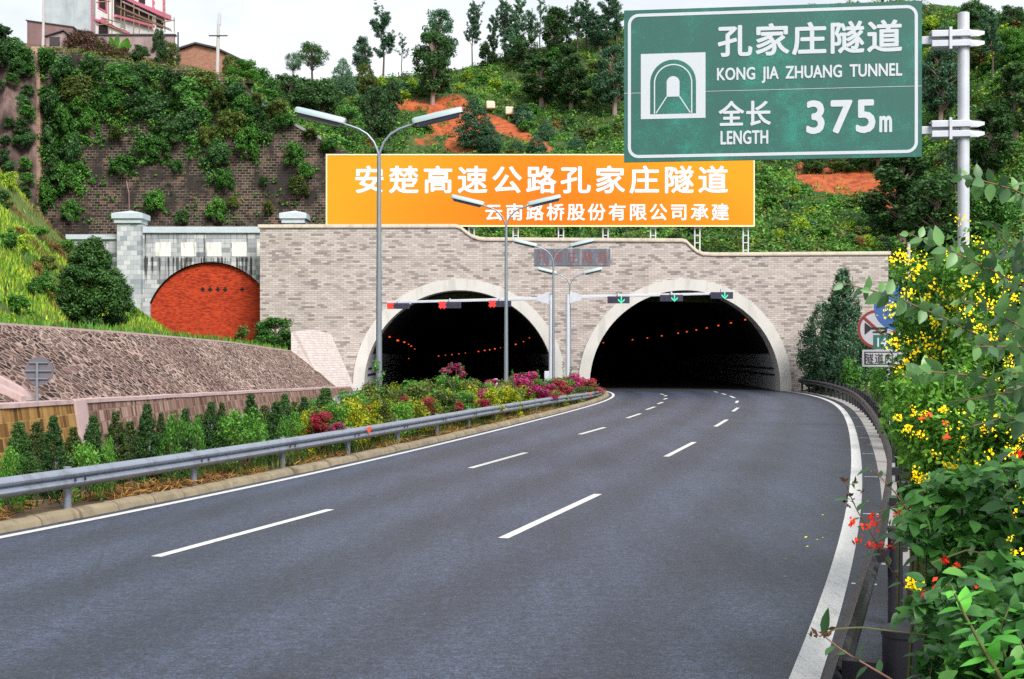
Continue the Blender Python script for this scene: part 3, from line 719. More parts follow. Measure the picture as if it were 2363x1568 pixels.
# ------------------------------------------------------------------ guardrails
WB = [(.0, 0), (-.012, .02), (-.07, .055), (-.082, .085), (-.07, .115), (-.012, .148), (-.004, .16), (-.012, .172), (-.07, .205), (-.082, .235), (-.07, .265), (-.012, .30), (.0, .32)]
def rail_z(Y): return float(np.interp(Y, [0, 45, 58, 66, 82], [.76, .76, .70, .60, .40]))
GL = thing('guardrail', 'bluish grey guardrail along the planted median, left of the road', 'guardrail', (-2, 40, 0))
ysr = list(np.arange(-6, 79.6, .8))
pth = []
for Y in ysr: q = left_of(LE, .68, Y); q.z = rail_z(Y) - .32; pth.append(q)
MB().sweep(WB, pth).build('rail', M_RAIL, GL, smooth=True, solid=.006)
Y = 22 - 4 * 7.0
while Y < 79.6:
    q = left_of(LE, .84, Y); h = rail_z(Y) + .01
    po = MB().tube([(q.x, q.y, -.1), (q.x, q.y, h)], .066, 14).build('post', M_RAIL, GL, smooth=True)
    f = left_of(LE, .59, Y); g = left_of(LE, .59, Y + .32); m = MB()
    d = (g - f).normalized(); n = Vector((d.y, -d.x, 0))
    for s in (-.16, .10):
        m = MB()
        for zz in (.16,):
            a = f + d * s + n * .012
            m.box((0, -.012, 0), (.075, .012, .028), M=Matrix.Translation((a.x, a.y, h - .33 + zz)) @ Matrix.Rotation(math.atan2(d.y, d.x), 4, 'Z'))
            m.box((0, -.012, -.05), (.022, .012, 0), M=Matrix.Translation((a.x, a.y, h - .33 + zz)) @ Matrix.Rotation(math.atan2(d.y, d.x), 4, 'Z'))
        m.build('bolt_plate', M_BOLT, po)
    Y += 4 * (.955 if Y < 50 else .97)
# two small orange reflectors on the rail, weak emission imitating thrown-back light
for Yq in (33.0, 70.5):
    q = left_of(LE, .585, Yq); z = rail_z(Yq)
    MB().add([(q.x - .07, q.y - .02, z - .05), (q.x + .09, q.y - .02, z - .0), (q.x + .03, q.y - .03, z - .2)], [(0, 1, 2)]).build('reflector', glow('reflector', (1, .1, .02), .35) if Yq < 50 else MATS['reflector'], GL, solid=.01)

GR = thing('guardrail', 'dark guardrail curving along the right edge of the road', 'guardrail', (8, 30, 0))
def RO(Y): return float(np.interp(Y, [5, 12, 25, 92], [.40, .47, .66, .66]))      # rail to line
def rail2_z(Y): return float(np.interp(Y, [0, 8, 16, 50, 75, 92], [.86, .84, .78, .74, .84, .95]))
def RG(Y): return RE(Y)
pth = []
for Y in list(np.arange(-4, 91.5, .8)): q = left_of(RG, -RO(Y), Y); q.z = rail2_z(Y) - .32; pth.append(q)
MB().sweep([(-a, b) for a, b in WB], pth).build('rail', M_RAIL_DARK, GR, smooth=True, solid=.006)
Y = 3.2
while Y < 91.5:
    near = 6 < Y < 9
    r = .12 if near else .07
    q = left_of(RG, -RO(Y) - .10 - r - (.13 if near else 0), Y); h = rail2_z(Y) + .13
    po = MB().tube([(q.x, q.y, -.1), (q.x, q.y, h)], r, 24).build('post', M_RAIL_POST_DARK, GR, smooth=True)
    MB().tube([(q.x, q.y, h - .035), (q.x, q.y, h + .006), (q.x, q.y, h + .018)], [r * 1.06, r * 1.06, r * .9], 24).build('post_cap', M_RAIL_POST_DARK, po, smooth=True)
    e = left_of(RG, -RO(Y), Y)
    m = MB(); dd = (q - e).normalized()
    m.box((0, -.05, h - .33), ((q - e).length, .05, h - .2), M=Matrix.Translation((e.x, e.y, 0)) @ Matrix.Rotation(math.atan2(dd.y, dd.x), 4, 'Z'))
    m.build('spacer', M_RAIL_POST_DARK, po)
    Y += 4.65 if Y < 40 else 2.2

# ------------------------------------------------------------------ double street lamps in the median
def lamp_post(label, px, Y, head_y, spread, group='double street lamps'):
    """px: column of the pole, head_y: row of the arm ends, spread: width over both heads in pixels"""
    b = at(px, 820, Y); k = Y / FPX; zt = CAM_H + (HY - head_y) * k; half = spread * k / 2; b.z = .08
    t = thing('street_lamp', label, 'street lamp', b, group)
    u = half / 2.62; zf = zt - 1.08 * u
    MB().tube([(b.x, b.y, 0), (b.x, b.y, 1.2), (b.x, b.y, zf)], [.105, .10, .062], 16).build('pole', M_LAMP_POLE, t, smooth=True)
    for s in (-1, 1):
        arm = [(b.x + s * x * u, b.y, zf + z * u) for x, z in ((0, -.02), (.05, .16), (.16, .42), (.36, .66), (.62, .82), (.9, .92), (1.12, .98))]
        MB().tube(arm, .038, 10).build('arm', M_LAMP_POLE, t, smooth=True)
        a = math.radians(13.5); L = 1.58 * u
        M = Matrix.Translation((b.x + s * 1.06 * u, b.y, zf + .96 * u)) @ Matrix.Rotation(-a * s, 4, 'Y') @ Matrix.Diagonal((s, 1, 1, 1))
        w = .18; m = MB()
        sec = [(-w, -.0), (-w, .10), (-w * .7, .175), (0, .205), (w * .7, .175), (w, .09), (w, .0)]
        vs = []; xs = [0, .04, .1, L * .5, L - .1, L - .03, L]; sc = [.75, .92, 1, 1.06, 1, .9, .72]
        for x, q in zip(xs, sc): vs += [M @ Vector((x, y * q, z * (.6 + .4 * q))) for y, z in sec]
        n = 7; fs = [(i*n+j, i*n+j+1, (i+1)*n+j+1, (i+1)*n+j) for i in range(len(xs) - 1) for j in range(n - 1)] + [tuple(range(n)), tuple(range(6 * n, 7 * n))]
        m.add(vs, fs); hd = m.build('lamp_head', M_LAMP_HEAD, t, smooth=True)
        m = MB(); vs = [M @ Vector(q) for q in ((.1, -w * .92, .012), (L - .06, -w * .92, .012), (L - .06, w * .92, .012), (.1, w * .92, .012), (.16, -w * .7, -.10), (L - .14, -w * .7, -.10), (L - .14, w * .7, -.10), (.16, w * .7, -.10))]
        m.add(vs, [(0, 1, 2, 3), (4, 5, 6, 7), (0, 1, 5, 4), (1, 2, 6, 5), (2, 3, 7, 6), (3, 0, 4, 7)]); m.build('lens', M_LAMP_UNDER, hd)
lamp_post('tallest double-headed street lamp, nearest, in front of the billboard left part', 874.5, 39.4, 279, 391)
lamp_post('second double-headed street lamp with arms against the lower billboard text', 1168, 60.3, 470, 256)
lamp_post('double-headed street lamp with arms crossing the slate plaque', 1277, 80, 566, 190)
lamp_post('shortest double-headed street lamp, farthest, just below the slate plaque', 1315, 88.3, 629.5, 152)

# ------------------------------------------------------------------ lane signal gantries
def gantry(label, px, Y, pz_top, beam_px, y_post, y_tip, boxes, lit, beam_h, post_w):
    b = at(px, 820, Y); b.z = 0; k = Y / FPX
    g = thing('lane_signal_gantry', label, 'signal gantry', b)
    zt = CAM_H + (HY - pz_top) * k; w = post_w * k / 2
    MB().tube([(b.x, b.y, 0), (b.x, b.y, zt)], w * 1.05, 16).build('post', M_GALV, g, smooth=True)
    p0 = Vector((b.x, b.y, CAM_H + (HY - y_post) * k)); p1 = at(beam_px, y_tip, Y); s = 1 if p1.x > p0.x else -1
    d = p1 - p0; hb = beam_h * k / 2
    m = MB(); vs = []
    for q, e in ((p0, 1.1), (p1, .8)):
        vs += [q + Vector((0, yy * hb * e, zz * hb * e)) for yy, zz in ((-1, -1), (1, -1), (1, 1), (-1, 1))]
    m.add(vs, [(0, 1, 5, 4), (1, 2, 6, 5), (2, 3, 7, 6), (3, 0, 4, 7), (0, 3, 2, 1), (4, 5, 6, 7)]); m.build('beam', M_GALV, g, bevel=.02)
    m = MB(); x0 = p0.x + s * w; x1 = p0.x + s * (w + .8)
    for yy in (-.1, .1):
        m.add([(x0, b.y + yy, p0.z + .42), (x1, b.y + yy, p0.z + .16), (x1, b.y + yy, p0.z - .16), (x0, b.y + yy, p0.z - .42)], [(0, 1, 2, 3)])
    m.add([(x0, b.y - .13, p0.z + .42), (x0, b.y + .13, p0.z + .42), (x0, b.y + .13, p0.z - .42), (x0, b.y - .13, p0.z - .42)], [(0, 1, 2, 3)])
    m.build('bracket', M_GALV, g, solid=.03)
    for x0, x1, y0, y1 in boxes:
        A0, A1 = at(x0, y1, Y - .25), at(x1, y0, Y - .25); h = A1.z - A0.z; yf = Y - .40
        sb = MB().box((A0.x, yf, A0.z), (A1.x, Y - .12, A1.z)).build('signal_box', M_HOUSING, g, bevel=.02)
        MB().box(((A0.x + A1.x) / 2 - .05, Y - .3, A1.z - .05), ((A0.x + A1.x) / 2 + .05, Y + .1, A1.z + .22)).build('hanger', M_GALV, g)
        cz = (A0.z + A1.z) / 2; M = XZ(yf - .012)
        wbox = A1.x - A0.x
        def cross(cx, r, name, mat, fat=.36):
            m = MB()
            for a in (45, 135):
                q = Matrix.Translation((cx, yf - .012, cz)) @ Matrix.Rotation(R(a), 4, 'Y')
                m.box((-r, -.004 if a == 45 else -.0075, -r * fat), (r, 0 if a == 45 else -.0045, r * fat), M=q)
            return m.build(name, mat, sb)
        def arrow(cx, r, name, mat, ang=0):
            m = MB(); q = Matrix.Translation((cx, yf - .012, cz)) @ Matrix.Rotation(R(ang), 4, 'Y')
            m.add([q @ Vector(v) for v in ((-r*.14, 0, r*.95), (r*.14, 0, r*.95), (r*.14, 0, -r*.2), (-r*.14, 0, -r*.2))], [(0, 1, 2, 3)])
            m.add([q @ Vector(v) for v in ((0, -.002, -r), (r*.9, -.002, -r*.12), (r*.9, -.002, r*.25), (0, -.002, -r*.5), (-r*.9, -.002, r*.25), (-r*.9, -.002, -r*.12))], [(0, 1, 2, 3), (0, 3, 4, 5)])
            return m.build(name, mat, sb)
        def disc(cx, r):
            m = MB().tube([(cx, yf - .001, cz), (cx, yf - .006, cz)], r, 20); return m.build('unlit_disc', M_DIM, sb)
        if lit == 'red':
            cross(A0.x + h * .56, h * .62, 'red_cross', M_REDLED, .40)
            disc(A0.x + wbox * .43, h * .3); arrow(A0.x + wbox * .63, h * .4, 'unlit_arrow', M_DIM); arrow(A0.x + wbox * .85, h * .4, 'unlit_arrow', M_DIM, -90)
        else:
            arrow(A0.x + wbox * .62, h * .54, 'green_arrow', M_GREENLED)
            cross(A0.x + wbox * .16, h * .4, 'unlit_cross', M_DIM, .25); disc(A0.x + wbox * .37, h * .3)
Yg = 86.0
gantry('grey lane signal gantry showing red crosses over the left tunnel', 1271, Yg, 681, 893, 689, 698.5,
       [(894, 945, 700, 713.3), (1012.7, 1064, 697, 712), (1128, 1180, 694.5, 709)], 'red', 6.5, 8.5)
gantry('grey lane signal gantry showing green arrows over the right tunnel', 1310.5, 87.4, 680, 1691, 686.5, 677,
       [(1402, 1452.5, 684.5, 700.5), (1523.6, 1575.5, 681, 696.2), (1640, 1691, 674.5, 690)], 'green', 6.5, 9.5)
p = at(1262, 865, 85.2); p.z = 0
m = MB().box((p.x - .17, p.y - .2, 0), (p.x + .17, p.y + .2, at(0, 857, 85.2).z)); m.build('control_box', M_GALV, bevel=.03)
cb = bpy.data.objects['control_box']; tag(cb, 'pale grey control cabinet at the foot of the left signal gantry', 'cabinet')
p = at(1144, 882, 56); m = MB().box((p.x - .07, p.y - .08, .09), (p.x + .07, p.y + .08, at(0, 874, 56).z)); m.build('marker_post', M_WHITE, bevel=.02)
tag(bpy.data.objects['marker_post'], 'small white marker post among the median flowers', 'marker post')

# ------------------------------------------------------------------ big green road sign
PY = 24.6
pb = at(2223.5, 820, PY); pb.z = 0
GS = thing('road_sign', 'big green tunnel sign with white lettering on a tall cantilever pole', 'road sign', pb)
BL, BR = at(1440, 375, 25.1), at(2127.5, 362, 24.4); TL = at(1440, 25, 25.1)
SWd = (Vector((BR.x, BR.y, 0)) - Vector((BL.x, BL.y, 0))).length; SHt = 2.974
ud = Vector((BR.x - BL.x, BR.y - BL.y, 0)).normalized(); nd = Vector((-ud.y, ud.x, 0)); zb = (BL.z + BR.z) / 2
def SM(w): return Matrix(((ud.x, 0, nd.x, BL.x + nd.x * w), (ud.y, 0, nd.y, BL.y + nd.y * w), (0, 1, 0, zb), (0, 0, 0, 1)))
def su(cx): return (cx - 142) / 1655 * SWd
def rrect(u0, v0, u1, v1, r, n=8):
    out = []
    for cx, cy, a0 in ((u1 - r, v0 + r, -90), (u1 - r, v1 - r, 0), (u0 + r, v1 - r, 90), (u0 + r, v0 + r, 180)):
        for i in range(n + 1):
            a = R(a0 + 90 * i / n); out.append((cx + r * math.cos(a), cy + r * math.sin(a)))
    return out
pan = MB().prism([(0, 0), (SWd, 0), (SWd, SHt), (0, SHt)], .05, SM(0)).build('panel', M_GREEN, GS)
def ring2d(a, b, w, name, mat):
    M = SM(w); n = len(a); m = MB()
    m.add([M @ Vector((*p, 0)) for p in a] + [M @ Vector((*p, 0)) for p in b], [(i, (i + 1) % n, n + (i + 1) % n, n + i) for i in range(n)])
    return m.build(name, mat, pan)
ring2d(rrect(.075, .075, SWd - .075, SHt - .075, .21), rrect(.135, .135, SWd - .135, SHt - .135, .15), -.006, 'border', M_WHITE_FILM)
def flat(poly, w, name, mat):
    M = SM(w); m = MB(); m.add([M @ Vector((*p, 0)) for p in poly], [tuple(range(len(poly)))]); return m.build(name, mat, pan)
q0, q1, w0, w1 = su(238), su(604), .835, 2.11
flat([(q0, w0), (q1, w0), (q1, w1), (q0, w1)], -.005, 'symbol', M_WHITE_FILM)
def tarch(c, hw, v0, vt, n=20):
    return [(c - hw, v0)] + [(c - hw * math.cos(math.pi * i / n), vt - hw + hw * math.sin(math.pi * i / n)) for i in range(n + 1)] + [(c + hw, v0)]
cc = su(421)
flat(tarch(cc, .443, .93, 1.985), -.009, 'symbol', M_GREEN)
a, b = tarch(cc, .372, .93, 1.90), tarch(cc, .348, .93, 1.876)
M = SM(-.013); n = len(a); m = MB(); m.add([M @ Vector((*p, 0)) for p in a] + [M @ Vector((*p, 0)) for p in b], [(i, i + 1, n + i + 1, n + i) for i in range(n - 1)])
def bar(m, p, q, t):
    d = (Vector(q) - Vector(p)).normalized() * t / 2; s = (-d.y, d.x)
    m.add([M @ Vector((x, y, 0)) for x, y in ((p[0]-s[0], p[1]-s[1]), (q[0]-s[0], q[1]-s[1]), (q[0]+s[0], q[1]+s[1]), (p[0]+s[0], p[1]+s[1]))], [(0, 1, 2, 3)])
bar(m, (cc - .125, 1.26), (cc - .33, .945), .022); bar(m, (cc + .125, 1.26), (cc + .33, .945), .022)
m.build('symbol', M_WHITE_FILM, pan)
flat(tarch(cc, .125, 1.26, 1.66), -.0135, 'symbol', M_WHITE_FILM)
text('孔家庄隧道', (su(672), 2.0, su(1690), 2.635), SM(-.006), M_WHITE_FILM, 'lettering', pan, .024, 1.08)
text('KONG JIA ZHUANG TUNNEL', (su(668), 1.475, su(1690), 1.80), SM(-.006), M_WHITE_FILM, 'lettering', pan, .022, 1.02, word=1.9)
text('全长', (su(677), .656, su(970), 1.152), SM(-.006), M_WHITE_FILM, 'lettering', pan, .022, 1.08)
text('LENGTH', (su(688), .302, su(955), .573), SM(-.006), M_WHITE_FILM, 'lettering', pan, .022, 1.05)
text('375', (su(1165), .471, su(1545), 1.124), SM(-.006), M_WHITE_FILM, 'lettering', pan, .024, 1.12)
text('m', (su(1565), .478, su(1635), .796), SM(-.006), M_WHITE_FILM, 'lettering', pan, .02)
MB().prism([(0, 1.345), (SWd, 1.345), (SWd, 1.353), (0, 1.353)], .004, SM(-.0045)).build('seam', M_GALV, pan)
rp = .108
zp = CAM_H + (HY - 31) * PY / FPX
MB().tube([(pb.x, pb.y, -.1), (pb.x, pb.y, zp), (pb.x, pb.y, zp + .01)], [rp, rp, rp * .8], 28).build('pole', M_GALV, GS, smooth=True)
for py in (92, 300):
    z = CAM_H + (HY - py) * PY / FPX; e0 = BR - ud * 2.4; yo = .12
    m = MB()
    a = Vector((pb.x, pb.y, z)); v = Matrix(((ud.x, nd.x, 0, pb.x), (ud.y, nd.y, 0, pb.y), (0, 0, 1, z), (0, 0, 0, 1)))
    m.box((-3.0, -.05, -.075), (.02, .05, .075), M=v)
    m.box((-.62, -.17, -.155), (.10, -.10, -.035), M=v); m.box((-.62, -.17, .035), (.10, -.10, .155), M=v); m.box((-.62, -.12, -.17), (.10, .12, -.14), M=v); m.box((-.62, -.12, .14), (.10, .12, .17), M=v)
    m.build('arm', M_GALV, GS, bevel=.008)
    for s in (-.155, .035):
        m = MB()
        vs = [v @ Vector(q) for q in ((.05, -.13, s), (.24, -.13, s), (.36, -.11, s + .035), (.36, -.11, s + .085), (.24, -.13, s + .12), (.05, -.13, s + .12), (.05, .0, s), (.24, .0, s), (.36, -.02, s + .035), (.36, -.02, s + .085), (.24, .0, s + .12), (.05, .0, s + .12))]
        m.add(vs, [(0, 1, 2, 3, 4, 5), (6, 7, 8, 9, 10, 11)] + [(i, (i + 1) % 6, 6 + (i + 1) % 6, 6 + i) for i in range(6)])
        m.build('clamp', M_GALV, GS, bevel=.006)
    MB().box((-.30, -.20, -.21), (-.25, -.15, .21), M=v).build('clamp_bolt', M_GALV, GS)

# ------------------------------------------------------------------ smaller signs behind the right rail
def disc_sign(c, r, mat, rim, name, parent, y):
    m = MB(); m.tube([(c.x, y, c.z), (c.x, y + .03, c.z)], r, 48); d = m.build(name, mat, parent)
    if rim:
        a = [(c.x + r * math.cos(2*math.pi*i/48), c.z + r * math.sin(2*math.pi*i/48)) for i in range(48)]; b = [(c.x + .86*r*math.cos(2*math.pi*i/48), c.z + .86*r*math.sin(2*math.pi*i/48)) for i in range(48)]
        m = MB(); m.add([(u, y - .006, v) for u, v in a] + [(u, y - .006, v) for u, v in b], [(i, (i+1) % 48, 48 + (i+1) % 48, 48 + i) for i in range(48)])
        m.build('rim', rim, d)
    return d
Yn = 45.5; c = at(2023, 760, Yn); r = 44.3 * Yn / FPX
NS_ = thing('no_horn_sign', 'round red-rimmed no horn sign above a white notice plate', 'sign', (c.x + .45, Yn, .4))
d = disc_sign(c, r, M_SIGNWHITE, M_SIGNRED, 'disc', NS_, Yn)
m = MB(); q = Matrix.Translation((c.x, Yn - .011, c.z)) @ Matrix.Rotation(R(42), 4, 'Y'); m.box((-r * .9, -.004, -r * .07), (r * .9, 0, r * .07), M=q); m.build('slash', M_SIGNRED, d)
m = MB(); x, z, y = c.x, c.z, Yn - .022
m.add([(x - r*.62, y, z + r*.34), (x - r*.62, y, z - r*.28), (x - r*.3, y, z - r*.02), (x - r*.3, y, z + r*.1)], [(0, 1, 2, 3)])
m.box((x - r*.3, y - .003, z), (x + r*.5, y, z + r*.09)); m.box((x - r*.2, y - .003, z - r*.18), (x + r*.42, y, z - r*.11)); m.box((x + r*.42, y - .003, z - r*.18), (x + r*.5, y, z))
m.build('horn_symbol', M_INK, d)
a, b = at(1989.5, 846.7, Yn), at(2091, 807.5, Yn)
pt = MB().box((a.x, Yn - .02, a.z), (b.x, Yn + .02, b.z)).build('plate', M_SIGNWHITE, NS_)
m = MB(); i0 = .07; t0 = .035
for u0, v0, u1, v1 in ((a.x+i0, a.z+i0, b.x-i0, a.z+i0+t0), (a.x+i0, b.z-i0-t0, b.x-i0, b.z-i0), (a.x+i0, a.z+i0+t0, a.x+i0+t0, b.z-i0-t0), (b.x-i0-t0, a.z+i0+t0, b.x-i0, b.z-i0-t0)):
    m.box((u0, Yn - .026, v0), (u1, Yn - .0205, v1))
m.build('border', M_INK, pt)
text('隧道内', (at(1996, 0, Yn).x, at(0, 839.5, Yn).z, at(2060, 0, Yn).x, at(0, 816, Yn).z), XZ(Yn - .024), M_INK, 'lettering', pt, .01, 1.15)
MB().tube([(c.x + .45, Yn + .1, 0), (c.x + .45, Yn + .1, c.z + .3)], .06, 12).build('pole', M_GALV, NS_, smooth=True)
Yb = 43.0; c = at(2070, 710, Yb); r = 53 * Yb / FPX
BS = thing('blue_sign', 'round blue sign above a small green plate, half hidden by leaves', 'sign', (c.x + .1, Yb, .4))
d = disc_sign(c, r, M_SIGNBLUE, None, 'disc', BS, Yb)
m = MB()
for k in (-.18, .22):
    q = Matrix.Translation((c.x + .1, Yb - .006, c.z + r * k)) @ Matrix.Rotation(R(-24), 4, 'Y'); m.box((-r * .55, -.003, -r * .07), (r * .62, 0, r * .07), M=q)
m.build('white_strokes', M_SIGNWHITE, d)
a, b = at(2015, 806, Yb), at(2085, 773.5, Yb)
pt = MB().box((a.x, Yb - .02, a.z), (b.x, Yb + .02, b.z)).build('plate', M_GREEN, BS)
text('14', (at(2024, 0, Yb).x, at(0, 801, Yb).z, at(2045, 0, Yb).x, at(0, 780, Yb).z), XZ(Yb - .025), M_WHITE_FILM, 'lettering', pt, .02)
MB().tube([(c.x + .1, Yb + .1, 0), (c.x + .1, Yb + .1, c.z + .3)], .06, 12).build('pole', M_GALV, BS, smooth=True)
for px, y0_, y1_, Y, lab in ((2097, 760, 560, 78, 'thin pale concrete pole just past the right end of the portal'), (2337, 400, 264, 118, 'thin pale pole on the wooded hillside far right')):
    a, b = at(px, y0_, Y), at(px, y1_, Y); o = MB().tube([a, b], [.14, .10], 8).build('concrete_pole', M_POLE, smooth=True); tag(o, lab, 'pole')

# ------------------------------------------------------------------ terrain
from mathutils import noise as mnoise
def sm(a, b, x):
    t = max(0, min(1, (x - a) / (b - a))); return t * t * (3 - 2 * t)
# hillside behind the portal: bottom row and ridge row surveyed column by column
HC = [  # column, bottom row, bottom depth, ridge row, ridge depth
    (540, 202, 108, 180, 150), (575, 218, 108, 190, 152), (620, 262, 108, 196, 155), (700, 312, 108, 196, 160), (780, 352, 108, 188, 165), (820, 400, 106, 187, 166), (840, 600, 97, 186, 168), (900, 605, 97, 184, 170),
    (1000, 605, 97, 172, 172), (1100, 605, 97, 150, 175), (1200, 605, 97, 122, 178), (1300, 605, 97, 98, 180), (1420, 605, 97, 74, 182), (1560, 605, 97, 46, 184),
    (1750, 610, 96.5, 26, 182), (1950, 620, 96, 14, 176), (2060, 650, 95, 10, 170), (2130, 740, 90, 10, 160), (2240, 780, 80, 24, 150), (2363, 790, 72, 40, 140), (2600, 800, 66, 60, 130), (3000, 800, 60, 60, 120), (3600, 800, 55, 80, 110)]
HC = np.array(HC, dtype=float)
def hill(px, t):
    yb, Yb, yr, Yr = (np.interp(px, HC[:, 0], HC[:, i]) for i in (1, 2, 3, 4))
    if t < 0: return hill(px, 0) + Vector((0, .3, t * 25))
    if t <= 1:
        Y = Yb + (Yr - Yb) * t; y = yb + (yr - yb) * (t ** .92 if t > 0 else t)
        p = at(px, y, Y)
    else:
        p = at(px, yr, Yr); p = Vector((p.x * (1 + (t - 1) * .4), p.y * (1 + (t - 1) * .4), p.z - 22 * (t - 1)))
    f = max(0, min(1, t * 6)) * max(0, min(1, (1.06 - t) * 9))
    p.z += f * (1.1 * mnoise.noise(Vector((p.x * .09, p.y * .09, 3))) + .5 * mnoise.noise(Vector((p.x * .3, p.y * .3, 7))))
    return p
def hill_at(px, py):
    """the hill point seen at survey pixel (px, py)"""
    yb, yr = np.interp(px, HC[:, 0], HC[:, 1]), np.interp(px, HC[:, 0], HC[:, 3])
    t = max(0.0, min(1.0, (yb - py) / (yb - yr))); return hill(px, t ** (1 / .92))
SOIL = [  # bare red soil: column, row, half width, half height, tilt, strength
    (955, 244, 56, 18, 0, .8), (1040, 268, 56, 52, -10, 1.1), (1012, 300, 50, 26, -10, .62), (1090, 300, 66, 34, 28, .95), (1160, 292, 74, 17, 26, 1.1), (1230, 326, 58, 15, 26, 1), (1062, 335, 44, 24, 0, .85), (980, 330, 50, 22, 0, .52),
    (1930, 410, 104, 40, 8, 1.15), (1990, 428, 72, 24, -5, .9), (2050, 448, 56, 20, 0, .8), (2030, 470, 40, 18, 25, .78), (2165, 462, 40, 18, 0, .8), (2190, 500, 28, 18, 0, .66), (1886, 390, 34, 20, 20, .85), (2110, 520, 30, 18, 0, .58)]
def soil_val(px, py):
    v = 0
    for x, y, rx, ry, a, s in SOIL:
        c, n = math.cos(R(a)), math.sin(R(a)); dx, dy = px - x, py - y
        u, w = (dx * c + dy * n) / rx, (-dx * n + dy * c) / ry
        v = max(v, s * max(0, 1 - (u * u + w * w) * .62))
    return v
def proj(p): return CX + p.x * FPX / p.y, HY - (p.z - CAM_H) * FPX / p.y
cols = np.concatenate([np.arange(540, 2400, 9), np.arange(2400, 3601, 60)]); rows = list(np.linspace(-.12, 1, 90)) + [1.08, 1.3, 1.8, 3]
verts = []; sv = []
for c in cols:
    for t in rows:
        p = hill(c, t); verts.append(tuple(p)); q = proj(p); sv.append(soil_val(*q) if 0 < t < 1 else 0)
n = len(rows); fs = [(i*n+k, (i+1)*n+k, (i+1)*n+k+1, i*n+k+1) for i in range(len(cols) - 1) for k in range(n - 1)]
ho = from_arrays('hillside', verts, fs, M_HILL, smooth=True); tag(ho, kind='structure')
at_ = ho.data.attributes.new('soil', 'FLOAT', 'POINT'); at_.data.foreach_set('value', np.array(sv, dtype=np.float32))

# terrace on top of the tall brick wall
WT = np.array([(60, 112), (90, 112), (205, 126), (330, 150), (430, 162), (480, 172), (560, 184), (600, 240), (700, 300), (800, 350), (840, 405)], dtype=float)
def wt(px): return float(np.interp(px, WT[:, 0], WT[:, 1]))
TG = np.array([(-700, 60), (60, 100), (100, 104), (200, 110), (300, 124), (400, 142), (480, 166), (560, 186), (640, 196)], dtype=float)
verts = []; tc_ = list(np.linspace(-700, 60, 20)) + list(np.arange(70, 590, 12)); tr = [107, 109, 112, 115, 119, 124, 130, 138, 150, 165]
for c in tc_:
    base = at(c, min(wt(max(c, 60)), 190) + 4, 107).z if c > 40 else at(c, 108, 107).z - (40 - c) * .004
    far = at(c, float(np.interp(c, TG[:, 0], TG[:, 1])), 115).z
    for Y in tr:
        z = base + (far - base) * sm(107, 115, Y) + .12 * mnoise.noise(Vector((c * .05, Y * .4, 0)))
        verts.append(((c - CX) * Y / FPX, Y, z - (Y > 140) * (Y - 140) * .25))
n = len(tr); fs = [(i*n+k, (i+1)*n+k, (i+1)*n+k+1, i*n+k+1) for i in range(len(tc_) - 1) for k in range(n - 1)]
tag(from_arrays('terrace', verts, fs, M_SOIL, smooth=True), kind='structure')
def terr(px, Y):
    base = at(px, min(wt(max(px, 60)), 190) + 4, 107).z; far = at(px, float(np.interp(px, TG[:, 0], TG[:, 1])), 115).z
    return Vector(((px - CX) * Y / FPX, Y, base + (far - base) * sm(107, 115, Y)))

# tall battered retaining wall with weeds
BW = thing('tall_retaining_wall', 'tall dark mossy stone block retaining wall overgrown with shrubs', 'retaining wall', ((400 - CX) * 105 / FPX, 105, 5))
m = MB(); cw = list(np.arange(92, 846, 13)); NR = 14
def wall_pt(px, py):
    """on the battered face: 103 m out at its foot, 107 m at its crest"""
    Y = 103.5 + 3.5 * (560 - py) / 450; return at(px, py, Y)
for c in cw:
    for k in range(NR + 1): m.v.append(tuple(wall_pt(c, 600 + (wt(c) - 600) * k / NR)))
n = NR + 1; m.f = [(i*n+k, (i+1)*n+k, (i+1)*n+k+1, i*n+k+1) for i in range(len(cw) - 1) for k in range(NR)]; m.m = [0] * len(m.f)
m.build('block_face', M_BIGWALL, BW)
pth = [wall_pt(c, wt(c)) for c in cw]
m = MB()
for i in range(len(pth) - 1):
    a, b = pth[i], pth[i + 1]
    if not 575 < cw[i] < 735: continue
    vs = [a + Vector((0, -.1, -.1)), b + Vector((0, -.1, -.1)), b + Vector((0, -.1, .16)), a + Vector((0, -.1, .16)), a + Vector((0, .6, .16)), b + Vector((0, .6, .16))]
    m.add(vs, [(0, 1, 2, 3), (3, 2, 5, 4)])
m.build('coping', M_CONC, BW)
m = MB()
for (p0, p1) in (((79, 600), (79, 112)),):
    vs = []
    for k in range(13):
        py = 600 + (110 - 600) * k / 12; a = wall_pt(72 + 4 * k / 12, py); b = wall_pt(98 - 3 * k / 12, py)
        vs += [a + Vector((0, -.35, 0)), b + Vector((0, -.35, 0)), b + Vector((0, .5, 0)), a + Vector((0, .5, 0))]
    m.add(vs, [(4*k+j, 4*k+(j+1) % 4, 4*k+4+(j+1) % 4, 4*k+4+j) for k in range(12) for j in range(4)])
m.build('corner_buttress', M_PALEWALL, BW)

# soil cliff at far left
verts = []; cc_ = np.linspace(-420, 84, 60); rr_ = np.linspace(0, 1, 46)
for c in cc_:
    for r in rr_:
        py = 560 + (np.interp(c, [-420, 0, 84], [40, 92, 128]) - 560) * r
        Y = 95 + 8.5 * r + 1.3 * mnoise.noise(Vector((c * .035, r * 1.1, 1))) + .55 * mnoise.noise(Vector((c * .12, r * 3.2, 4)))
        verts.append(tuple(at(c, py, Y)))
    p = at(c, py, Y + 14); verts.append((p.x, p.y, verts[-1][2] + .4))
n = len(rr_) + 1
tag(from_arrays('soil_cliff', verts, [(i*n+k, (i+1)*n+k, (i+1)*n+k+1, i*n+k+1) for i in range(len(cc_) - 1) for k in range(n - 1)], M_CLIFF, smooth=True), kind='structure')

